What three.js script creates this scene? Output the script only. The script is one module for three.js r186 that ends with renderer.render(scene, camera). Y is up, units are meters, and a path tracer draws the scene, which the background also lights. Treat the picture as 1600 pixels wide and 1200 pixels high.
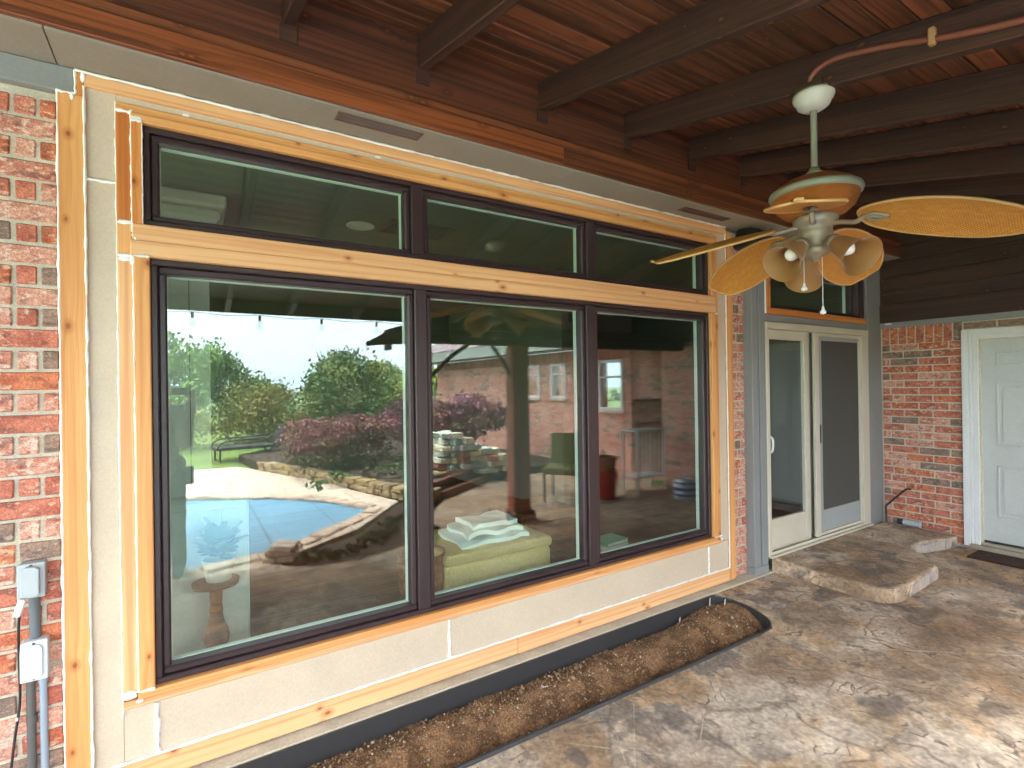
import * as THREE from 'three';
import { mergeGeometries } from 'three/addons/utils/BufferGeometryUtils.js';
import { RoundedBoxGeometry } from 'three/addons/geometries/RoundedBoxGeometry.js';
import { MarchingCubes } from 'three/addons/objects/MarchingCubes.js';

// ---------------------------------------------------------------- camera, sky, sun, exposure
const scene = new THREE.Scene();
const renderer = new THREE.WebGLRenderer({ antialias: true });
renderer.setSize(1024, 768);
renderer.toneMapping = THREE.LinearToneMapping;
renderer.toneMappingExposure = 10;
renderer.shadowMap.enabled = true;
const camera = new THREE.PerspectiveCamera(73.2, 4 / 3, 0.02, 1500);
camera.position.set(0, 1.575, 2.54);
camera.rotation.order = 'YXZ';
camera.rotation.set(THREE.MathUtils.degToRad(0.1), THREE.MathUtils.degToRad(-32.4), THREE.MathUtils.degToRad(-0.82));
scene.add(camera);

// ---------------------------------------------------------------- noise
let seed = 7;
const rnd = () => { seed = (seed + 0x6d2b79f5) | 0; let t = Math.imul(seed ^ (seed >>> 15), 1 | seed); t = (t + Math.imul(t ^ (t >>> 7), 61 | t)) ^ t; return ((t ^ (t >>> 14)) >>> 0) / 4294967296; };
const rr = (a, b) => a + (b - a) * rnd();
const pick = (a) => a[Math.floor(rnd() * a.length)];
const hash = (x, y, s) => { let h = Math.imul(x, 374761393) ^ Math.imul(y, 668265263) ^ Math.imul(s, 2147483647 ^ 0x5bd1e995); h = Math.imul(h ^ (h >>> 13), 1274126177); h ^= h >>> 16; return (h >>> 0) / 4294967296; };
const mod = (a, n) => ((a % n) + n) % n;
function vn(x, y, px, py, s) {            // value noise that repeats after px, py cells
  const ix = Math.floor(x), iy = Math.floor(y), fx = x - ix, fy = y - iy, u = fx * fx * (3 - 2 * fx), v = fy * fy * (3 - 2 * fy);
  const x0 = mod(ix, px), x1 = mod(ix + 1, px), y0 = mod(iy, py), y1 = mod(iy + 1, py);
  const a = hash(x0, y0, s), b = hash(x1, y0, s), c = hash(x0, y1, s), d = hash(x1, y1, s);
  return a + (b - a) * u + (c - a) * v + (a - b - c + d) * u * v;
}
function fbm(u, v, fx, fy, oct, s) {      // u, v in 0..1, tiling
  let t = 0, a = 0.5, n = 0;
  for (let i = 0; i < oct; i++) { t += a * vn(u * fx, v * fy, fx, fy, s + i * 17); n += a; a *= 0.5; fx *= 2; fy *= 2; }
  return t / n;
}
const sst = (a, b, x) => { const t = Math.min(1, Math.max(0, (x - a) / (b - a))); return t * t * (3 - 2 * t); };
const mix3 = (a, b, t) => [a[0] + (b[0] - a[0]) * t, a[1] + (b[1] - a[1]) * t, a[2] + (b[2] - a[2]) * t];

function tex(w, h, fn, srgb = true) {     // fn(u, v) -> [r, g, b] 0..255 or one number 0..1
  const d = new Uint8Array(w * h * 4);
  for (let y = 0, i = 0; y < h; y++) for (let x = 0; x < w; x++, i += 4) {
    const c = fn((x + 0.5) / w, (y + 0.5) / h, x, y);
    if (typeof c === 'number') d[i] = d[i + 1] = d[i + 2] = Math.max(0, Math.min(255, c * 255));
    else { d[i] = Math.max(0, Math.min(255, c[0])); d[i + 1] = Math.max(0, Math.min(255, c[1])); d[i + 2] = Math.max(0, Math.min(255, c[2])); }
    d[i + 3] = 255;
  }
  const t = new THREE.DataTexture(d, w, h, THREE.RGBAFormat, THREE.UnsignedByteType);
  t.wrapS = t.wrapT = THREE.RepeatWrapping; t.magFilter = THREE.LinearFilter; t.minFilter = THREE.LinearMipmapLinearFilter; t.generateMipmaps = true;
  if (srgb) t.colorSpace = THREE.SRGBColorSpace;
  t.needsUpdate = true;
  return t;
}

// overcast spring sky: bright white cloud, faintly blue where it thins
{
  const W = 1024, H = 512, d = new Float32Array(W * H * 4);
  for (let y = 0, i = 0; y < H; y++) {
    const el = ((y + 0.5) / H - 0.5) * Math.PI, up = Math.sin(el);
    for (let x = 0; x < W; x++, i += 4) {
      const u = (x + 0.5) / W, v = (y + 0.5) / H;
      const c = fbm(u, v, 8, 5, 5, 91), thin = sst(0.42, 0.62, c);
      const low = 1 - sst(0.08, 0.5, up);
      const b = (0.6 + 0.8 * c) * (1 + 0.6 * sst(0.3, 0.95, up));
      const col = mix3([0.99, 1.0, 1.0], [0.86, 0.95, 1.0], thin * 0.75);
      const g = mix3(col, [0.5, 0.62, 0.7], low * 0.85);
      d[i] = g[0] * b; d[i + 1] = g[1] * b; d[i + 2] = g[2] * b; d[i + 3] = 1;
    }
  }
  const t = new THREE.DataTexture(d, W, H, THREE.RGBAFormat, THREE.FloatType);
  t.mapping = THREE.EquirectangularReflectionMapping; t.magFilter = THREE.LinearFilter; t.minFilter = THREE.LinearFilter; t.needsUpdate = true;
  scene.background = t; scene.environment = t;
}
const sun = new THREE.DirectionalLight(0xfff3e2, 0.6);
sun.position.set(-14, 30, 20); sun.castShadow = true; sun.shadow.radius = 40;
sun.shadow.camera.left = sun.shadow.camera.bottom = -25; sun.shadow.camera.right = sun.shadow.camera.top = 25; sun.shadow.camera.far = 120;
sun.name = 'sun';
scene.add(sun);

// ---------------------------------------------------------------- scene helpers
const used = new Map();
const numbered = (n) => { const k = used.get(n) || 0; used.set(n, k + 1); return k ? n + '_' + String(k).padStart(3, '0') : n; };
function meta(o, label, category, group, kind) { if (label) o.userData.label = label; if (category) o.userData.category = category; if (group) o.userData.group = group; if (kind) o.userData.kind = kind; return o; }
function thing(name, label, category, p = [0, 0, 0], turn = 0, group, kind) {
  const o = new THREE.Group(); o.name = numbered(name); o.position.set(...p); o.rotation.y = turn; scene.add(o);
  return meta(o, label, category, group, kind);
}
function mesh(name, g, m, parent, label) {
  const geo = Array.isArray(g) ? mergeGeometries(g.map((x) => (x.index ? x.toNonIndexed() : x)).map((x) => { const q = new THREE.BufferGeometry(); for (const k of ['position', 'normal', 'uv']) q.setAttribute(k, x.attributes[k]); return q; })) : g;
  const o = new THREE.Mesh(geo, m); o.castShadow = o.receiveShadow = true;
  if (parent) { o.name = name; parent.add(o); } else { o.name = numbered(name); scene.add(o); }
  if (label) o.userData.label = label;
  return o;
}
const solo = (name, g, m, label, category, group, kind) => meta(mesh(name, g, m, null), label, category, group, kind);

// chamfered box centred at c; uv in metres with the grain running along axis `grain`
function box(w, h, d, c = [0, 0, 0], o = {}) {
  const H = [w / 2, h / 2, d / 2], b = Math.min(o.bevel ?? 0.003, H[0] * 0.49, H[1] * 0.49, H[2] * 0.49), grain = o.grain ?? (w >= h && w >= d ? 0 : h >= d ? 1 : 2);
  const su = o.su ?? 1, sv = o.sv ?? 1, ou = o.ou ?? rnd() * 10, ov = o.ov ?? rnd() * 10, jit = o.jit ?? 0;
  const P = [], N = [], U = [];
  const J = {};
  const jv = (p) => { if (!jit) return p; const k = (p[0] > 0) + 2 * (p[1] > 0) + 4 * (p[2] > 0); J[k] ??= [rr(-jit, jit), rr(-jit, jit), rr(-jit, jit)]; return [p[0] + J[k][0], p[1] + J[k][1], p[2] + J[k][2]]; };
  const tri = (a, q, e, axis) => {
    const n = [(q[1] - a[1]) * (e[2] - a[2]) - (q[2] - a[2]) * (e[1] - a[1]), (q[2] - a[2]) * (e[0] - a[0]) - (q[0] - a[0]) * (e[2] - a[2]), (q[0] - a[0]) * (e[1] - a[1]) - (q[1] - a[1]) * (e[0] - a[0])];
    const m = [a[0] + q[0] + e[0], a[1] + q[1] + e[1], a[2] + q[2] + e[2]];
    let v = [a, q, e]; let s = 1;
    if (n[0] * m[0] + n[1] * m[1] + n[2] * m[2] < 0) { v = [a, e, q]; s = -1; }
    const l = Math.hypot(...n) || 1, ua = axis === grain ? (grain + 1) % 3 : grain, va = 3 - axis - ua;
    for (const p of v) { P.push(p[0] + c[0], p[1] + c[1], p[2] + c[2]); N.push(s * n[0] / l, s * n[1] / l, s * n[2] / l); U.push((p[ua] + ou) / su, (p[va] + ov) / sv); }
  };
  const quad = (a, q, e, f, axis) => { tri(a, q, e, axis); tri(a, e, f, axis); };
  for (let a = 0; a < 3; a++) for (const s of [-1, 1]) {
    const x = (a + 1) % 3, y = (a + 2) % 3, at = (i, j) => { const p = [0, 0, 0]; p[a] = s * H[a]; p[x] = i * (H[x] - b); p[y] = j * (H[y] - b); return jv(p); };
    quad(at(-1, -1), at(1, -1), at(1, 1), at(-1, 1), a);
    if (b > 0) for (const t of [-1, 1]) {          // edge between face a (sign s) and face x (sign t)
      const p0 = (k) => { const p = [0, 0, 0]; p[a] = s * H[a]; p[x] = t * (H[x] - b); p[y] = k * (H[y] - b); return jv(p); };
      const p1 = (k) => { const p = [0, 0, 0]; p[a] = s * (H[a] - b); p[x] = t * H[x]; p[y] = k * (H[y] - b); return jv(p); };
      quad(p0(-1), p0(1), p1(1), p1(-1), a);
    }
  }
  if (b > 0) for (const i of [-1, 1]) for (const j of [-1, 1]) for (const k of [-1, 1]) tri(jv([i * H[0], j * (H[1] - b), k * (H[2] - b)]), jv([i * (H[0] - b), j * H[1], k * (H[2] - b)]), jv([i * (H[0] - b), j * (H[1] - b), k * H[2]]), 0);
  const g = new THREE.BufferGeometry();
  g.setAttribute('position', new THREE.Float32BufferAttribute(P, 3)); g.setAttribute('normal', new THREE.Float32BufferAttribute(N, 3)); g.setAttribute('uv', new THREE.Float32BufferAttribute(U, 2));
  return g;
}
const span = (x0, x1, y0, y1, z0, z1, o) => box(Math.abs(x1 - x0), Math.abs(y1 - y0), Math.abs(z1 - z0), [(x0 + x1) / 2, (y0 + y1) / 2, (z0 + z1) / 2], o);
const WOOD = { su: 2, sv: 0.4 };
const V3 = (a) => new THREE.Vector3(...a);
function tube(points, r, seg = 24, rad = 8) { return new THREE.TubeGeometry(new THREE.CatmullRomCurve3(points.map(V3), false, 'centripetal'), seg, r, rad, false); }
function rod(a, b, r0, r1 = r0, n = 12) {
  const A = V3(a), B = V3(b), g = new THREE.CylinderGeometry(r1, r0, A.distanceTo(B), n);
  g.applyQuaternion(new THREE.Quaternion().setFromUnitVectors(new THREE.Vector3(0, 1, 0), B.clone().sub(A).normalize()));
  g.translate((a[0] + b[0]) / 2, (a[1] + b[1]) / 2, (a[2] + b[2]) / 2);
  return g;
}
const lathe = (pts, n = 32) => new THREE.LatheGeometry(pts.map((p) => new THREE.Vector2(p[0], p[1])), n);
const moved = (g, x, y, z) => g.clone().translate(x, y, z);
function spline(g, fn) { const p = g.attributes.position; for (let i = 0; i < p.count; i++) { const q = fn(p.getX(i), p.getY(i), p.getZ(i)); p.setXYZ(i, q[0], q[1], q[2]); } g.computeVertexNormals(); return g; }

// ---------------------------------------------------------------- textures and materials
function woodTex(w, h, light, dark, knots, s, streak = 1) {
  const K = []; const keep = seed; seed = s * 1000 + 3;
  for (let i = 0; i < knots; i++) K.push([rnd(), rnd(), rr(0.6, 1.3), rnd()]);
  seed = keep;
  return tex(w, h, (u, v) => {
    let dv = 0, knot = 0, halo = 0;
    for (const k of K) {
      let du = u - k[0], dw = v - k[1]; du -= Math.round(du); dw -= Math.round(dw);
      const X = du * 2, Y = dw * 0.4, r = Math.hypot(X * 0.62 + 0.004 * (fbm(u, v, 30, 30, 2, s + 90) - 0.5), Y + 0.004 * (fbm(u, v, 30, 30, 2, s + 93) - 0.5)) / (0.0075 * k[2]);
      dv += Math.sign(dw) * 0.02 * Math.exp(-(X * X) / 0.006 - (Y * Y) / 0.0012);
      knot = Math.max(knot, 1 - sst(0.55, 1.1, r)); halo = Math.max(halo, 1 - sst(0.8, 3.4, r));
    }
    const y = v + dv;
    const wob = fbm(u, v, 3, 4, 3, s + 5);
    const rings = fbm(u, y + 0.02 * wob, 2, 26, 4, s), fine = fbm(u, y, 10, 170, 3, s + 40), broad = fbm(u, v, 4, 3, 3, s + 80);
    let t = (sst(0.3, 0.75, rings) * 0.55 + fine * 0.25 + broad * 0.35) * streak;
    let c = mix3(light, dark, Math.min(1, t));
    c = mix3(c, [dark[0] * 0.86, dark[1] * 0.72, dark[2] * 0.6], halo * 0.55);
    c = mix3(c, mix3([96, 54, 26], [140, 84, 44], 0.5 + 0.5 * Math.sin(40 * knot)), knot * 0.8);
    return c;
  });
}
const T = {};
T.cedar = woodTex(1024, 512, [236, 182, 120], [204, 138, 78], 9, 11, 1.1);
T.cedar2 = woodTex(1024, 512, [238, 192, 142], [212, 150, 100], 7, 23, 1.1);
T.stain = woodTex(1024, 512, [146, 85, 49], [74, 40, 23], 16, 31, 1.1);
T.beam = woodTex(1024, 256, [80, 45, 31], [42, 24, 17], 8, 47, 1.0);
T.woodBump = tex(1024, 512, (u, v) => 0.6 * fbm(u, v, 6, 150, 3, 7) + 0.4 * fbm(u, v, 40, 200, 2, 8), false);
function brickTex(base, dark, smear, amount, s) {
  return tex(512, 512, (u, v) => {
    const a = fbm(u, v, 8, 10, 5, s), b = fbm(u, v, 22, 34, 5, s + 9), f = fbm(u, v, 120, 120, 2, s + 21), e = fbm(u, v, 14, 20, 4, s + 33);
    let c = mix3(base, dark, sst(0.36, 0.66, a));
    c = mix3(c, [c[0] * 0.62, c[1] * 0.66, c[2] * 0.74], sst(0.56, 0.7, e) * 0.5);
    c = mix3(c, smear, sst(1 - amount, 1 - amount + 0.12, b * 0.7 + a * 0.3) * 0.7);
    const k = 0.8 + 0.4 * f;
    return [c[0] * k, c[1] * k, c[2] * k];
  });
}
T.brickRed = brickTex([194, 118, 96], [172, 96, 78], [212, 182, 164], 0.43, 101);
T.brickPink = brickTex([202, 148, 128], [182, 112, 94], [222, 196, 180], 0.48, 131);
T.brickDark = brickTex([152, 122, 106], [126, 102, 92], [188, 168, 152], 0.42, 151);
T.brickOrange = brickTex([200, 118, 84], [176, 94, 68], [216, 182, 156], 0.45, 171);
T.brickBump = tex(512, 512, (u, v) => 0.5 * fbm(u, v, 24, 24, 3, 3) + 0.5 * fbm(u, v, 110, 110, 3, 5), false);
T.mortar = tex(512, 512, (u, v) => { const a = fbm(u, v, 9, 9, 4, 61), b = fbm(u, v, 140, 140, 2, 63), k = 176 + 40 * a + 36 * (b - 0.5); return [k, k * 0.95, k * 0.86]; });
T.speck = tex(512, 512, (u, v) => 0.5 * fbm(u, v, 150, 150, 2, 71) + 0.5 * fbm(u, v, 12, 12, 4, 72), false);
T.paint = tex(512, 512, (u, v) => { const k = 232 + 18 * (fbm(u, v, 6, 6, 5, 81) - 0.5) + 16 * (fbm(u, v, 160, 160, 2, 82) - 0.5); return [k, k * 0.995, k * 0.985]; });

// stamped, stained concrete: slate plates with broken edges, one tile spans 6.4 m
const PAT = 6.4, joints = [[1.32, 0.66, 1.93, 1.25], [1.85, 0.7, 1.53, 1.02], [3.22, 0.96, 4.2, 1.78], [2.45, 1.05, 2.62, 1.5], [1.9, 1.05, 2.1, 0.92], [1.62, 0.82, 1.45, 1.1]];
const slate = (u, v) => {
  const wu = u + 0.014 * (fbm(u, v, 26, 26, 3, 201) - 0.5), wv = v + 0.014 * (fbm(u, v, 26, 26, 3, 207) - 0.5);
  const h = fbm(wu, wv, 15, 17, 5, 211) * 10.5, f = h - Math.floor(h), on = sst(0.5, 0.58, fbm(u, v, 34, 34, 3, 215));
  const h2 = fbm(wu, wv, 34, 37, 4, 231) * 6.5, f2 = h2 - Math.floor(h2), on2 = sst(0.54, 0.62, fbm(u, v, 38, 38, 3, 233));
  return [Math.floor(h) + sst(0.8, 1, f) + 0.5 * (Math.floor(h2) + sst(0.75, 1, f2)), sst(0.74, 0.9, f) * (1 - sst(0.96, 1, f)) * on, sst(0.7, 0.9, f2) * (1 - sst(0.95, 1, f2)) * on2];
};
const plate = (u, v) => { const n = 13, X = u * n + 0.9 * (fbm(u, v, 20, 20, 4, 221) - 0.5), Y = v * n + 0.9 * (fbm(u, v, 20, 20, 4, 223) - 0.5), ix = Math.floor(X), iy = Math.floor(Y); let d1 = 9, d2 = 9, id = 0; for (let a = -1; a < 2; a++) for (let b = -1; b < 2; b++) { const cx = mod(ix + a, n), cy = mod(iy + b, n), d = Math.hypot(X - ix - a - 0.15 - 0.7 * hash(cx, cy, 225), Y - iy - b - 0.15 - 0.7 * hash(cx, cy, 227)); if (d < d1) { d2 = d1; d1 = d; id = hash(cx, cy, 229); } else if (d < d2) d2 = d; } return [1 - sst(0.015, 0.075, d2 - d1), id]; };
const slateH = new Float32Array(2048 * 2048);
T.concrete = tex(2048, 2048, (u, v, px, py) => {
  const x = u * PAT, z = v * PAT, [hh, e1, e2] = slate(u, v); const [pj, pid] = plate(u, v); slateH[py * 2048 + px] = hh - 1.3 * pj + 1.2 * pid;
  const a = fbm(u, v, 11, 11, 5, 241), b = fbm(u, v, 18, 18, 5, 251), c = fbm(u, v, 64, 64, 4, 261), f = fbm(u, v, 420, 420, 2, 271), m = fbm(u, v, 46, 46, 5, 281), n = fbm(u, v, 28, 28, 5, 291);
  let k = mix3([196, 174, 152], [174, 144, 116], sst(0.42, 0.62, a)); k = mix3(k, [160, 130, 104], pid > 0.6 ? (pid - 0.6) * 1.3 : 0); k = mix3(k, [202, 182, 160], pid < 0.3 ? 0.35 : 0);
  k = mix3(k, [212, 196, 180], sst(0.5, 0.62, b) * 0.65);
  k = mix3(k, [190, 148, 104], sst(0.57, 0.68, n) * 0.34);
  k = mix3(k, [120, 112, 110], sst(0.545, 0.62, m) * 0.42 * sst(0.38, 0.56, a));
  k = mix3(k, [104, 90, 82], sst(0.6, 0.69, m) * 0.34);
  k = mix3(k, [140, 108, 82], sst(0.53, 0.7, fbm(u, v, 15, 15, 5, 295)) * 0.5);
  k = mix3(k, [104, 92, 86], Math.min(1, Math.max(e1, e2) * (0.1 + 0.75 * sst(0.42, 0.7, c))));
  k = mix3(k, [100, 86, 76], pj * sst(0.44, 0.58, b) * 0.36);
  const g = 0.92 + 0.36 * (c - 0.5) + 0.32 * (f - 0.5);
  for (const j of joints) {
    const dx = j[2] - j[0], dz = j[3] - j[1], t = Math.max(0, Math.min(1, ((x - j[0]) * dx + (z - j[1]) * dz) / (dx * dx + dz * dz))), D = Math.hypot(x - j[0] - dx * t, z - j[1] - dz * t) + 0.012 * Math.abs(b - 0.5);
    if (D < 0.006) k = mix3([226, 206, 182], k, D / 0.006);
  }
  return [k[0] * g, k[1] * g, k[2] * g];
});
T.concreteBump = tex(2048, 2048, (u, v, px, py) => { const h = slateH[py * 2048 + px]; return Math.min(1, 0.12 + h / 17 * 0.8 + 0.1 * fbm(u, v, 60, 60, 4, 301) + 0.08 * fbm(u, v, 320, 320, 2, 303)); }, false);
T.soil = tex(1024, 1024, (u, v) => { const a = fbm(u, v, 14, 14, 4, 311), b = fbm(u, v, 170, 170, 3, 313), c = mix3([142, 106, 76], [104, 74, 50], sst(0.35, 0.65, a)); const k = 0.6 + 0.85 * b; return [c[0] * k, c[1] * k, c[2] * k]; });
T.soilBump = tex(1024, 1024, (u, v) => 0.5 * fbm(u, v, 70, 70, 4, 317) + 0.5 * fbm(u, v, 200, 200, 2, 319), false);
const strand = (u, v, n) => { const wu = u + 0.006 * (fbm(u, v, 9, 9, 3, 335) - 0.5), wv = v + 0.006 * (fbm(u, v, 9, 9, 3, 337) - 0.5), i = Math.floor(wu * n), j = Math.floor(wv * n * 1.5), fu = wu * n - i, fv = wv * n * 1.5 - j; return (i + j) % 2 ? 0.25 + 0.75 * Math.sin(Math.PI * fv) : 0.62 * Math.sin(Math.PI * fu); };
T.wicker = tex(512, 512, (u, v) => { const k = strand(u, v, 20), n2 = fbm(u, v, 30, 90, 3, 331), m = fbm(u, v, 6, 9, 4, 333); return mix3([140, 88, 34], [226, 172, 92], 0.02 + 0.85 * k + 0.3 * (n2 - 0.5) + 0.4 * (m - 0.5)); });
T.wickerBump = tex(512, 512, (u, v) => strand(u, v, 20), false);
T.basketry = tex(512, 512, (u, v) => { const k = strand(u, v, 40), m = fbm(u, v, 20, 20, 4, 339); return mix3([158, 150, 112], [216, 208, 170], 0.2 + 0.6 * k + 0.4 * (m - 0.5)); });
T.weave = tex(256, 256, (u, v) => 0.5 + 0.25 * Math.sin(u * 2 * Math.PI * 64) + 0.25 * Math.sin(v * 2 * Math.PI * 64), false);
T.flag = tex(1024, 1024, (u, v) => {
  let d1 = 9, d2 = 9, id = 0; const n = 7, X = u * n + 0.25 * fbm(u, v, 14, 14, 3, 341), Y = v * n + 0.25 * fbm(u, v, 14, 14, 3, 343), ix = Math.floor(X), iy = Math.floor(Y);
  for (let a = -1; a < 2; a++) for (let b = -1; b < 2; b++) { const cx = mod(ix + a, n), cy = mod(iy + b, n), px = ix + a + 0.2 + 0.6 * hash(cx, cy, 345), py = iy + b + 0.2 + 0.6 * hash(cx, cy, 347), d = Math.hypot(X - px, Y - py); if (d < d1) { d2 = d1; d1 = d; id = hash(cx, cy, 349); } else if (d < d2) d2 = d; }
  const e = 1 - sst(0.02, 0.07, d2 - d1), k = 0.86 + 0.3 * fbm(u, v, 50, 50, 3, 351) - 0.02;
  let c = mix3([222, 204, 182], [216, 188, 168], id); c = mix3(c, [200, 192, 178], hash(Math.floor(id * 999), 3, 5) * 0.5); c = mix3(c, [128, 108, 90], e * 0.8);
  return [c[0] * k, c[1] * k, c[2] * k];
});
T.grass = tex(512, 512, (u, v) => { const a = fbm(u, v, 8, 8, 4, 361), b = fbm(u, v, 120, 120, 2, 363), c = mix3([86, 118, 46], [128, 140, 70], a), k = 0.6 + 0.8 * b; return [c[0] * k, c[1] * k, c[2] * k]; });
T.mulch = tex(512, 512, (u, v) => { const a = fbm(u, v, 40, 90, 4, 371), c = mix3([52, 38, 30], [116, 92, 74], a * a * 1.4); return c; });
T.shingle = tex(512, 512, (u, v) => { const n = 20, j = Math.floor(v * n), fv = v * n - j, w = u * 14 + (j % 2) * 0.5, i = Math.floor(w), fu = w - i, k = (0.7 + 0.4 * hash(mod(i, 14), j, 381)) * (fv < 0.12 ? 0.55 : 1) * (fu < 0.05 ? 0.7 : 1) * (0.85 + 0.3 * fbm(u, v, 100, 100, 2, 383)); return [150 * k, 132 * k, 138 * k]; });
T.brickFar = tex(1024, 1024, (u, v) => {   // 1.8 m x 1.8 m: 8 bricks by 24 courses, for walls seen only as reflections
  const j = Math.floor(v * 24), fv = v * 24 - j, w = u * 8 + (j % 2) * 0.5, i = Math.floor(w), fu = w - i, id = hash(mod(i, 8), j, 391), m = Math.min(fu * 0.225, (1 - fu) * 0.225, fv * 0.075, (1 - fv) * 0.075), a = fbm(u, v, 40, 60, 4, 393);
  let c = id < 0.45 ? [204, 122, 108] : id < 0.85 ? [212, 148, 132] : [150, 118, 108];
  c = mix3(c, [214, 184, 166], sst(0.52, 0.66, a) * 0.7);
  return m < 0.0055 ? [184, 170, 150] : [c[0] * (0.84 + 0.3 * a), c[1] * (0.84 + 0.3 * a), c[2] * (0.84 + 0.3 * a)];
});
T.cover = tex(512, 512, (u, v) => { const a = fbm(u, v, 5, 5, 5, 401), b = fbm(u, v, 90, 90, 2, 403), c = mix3([86, 140, 172], [114, 164, 190], a), k = 0.9 + 0.2 * b, l = Math.abs((u * 4) % 1 - 0.5) > 0.488 || Math.abs((v * 4) % 1 - 0.5) > 0.488 ? 0.72 : 1; return [c[0] * k * l, c[1] * k * l, c[2] * k * l]; });

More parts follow.
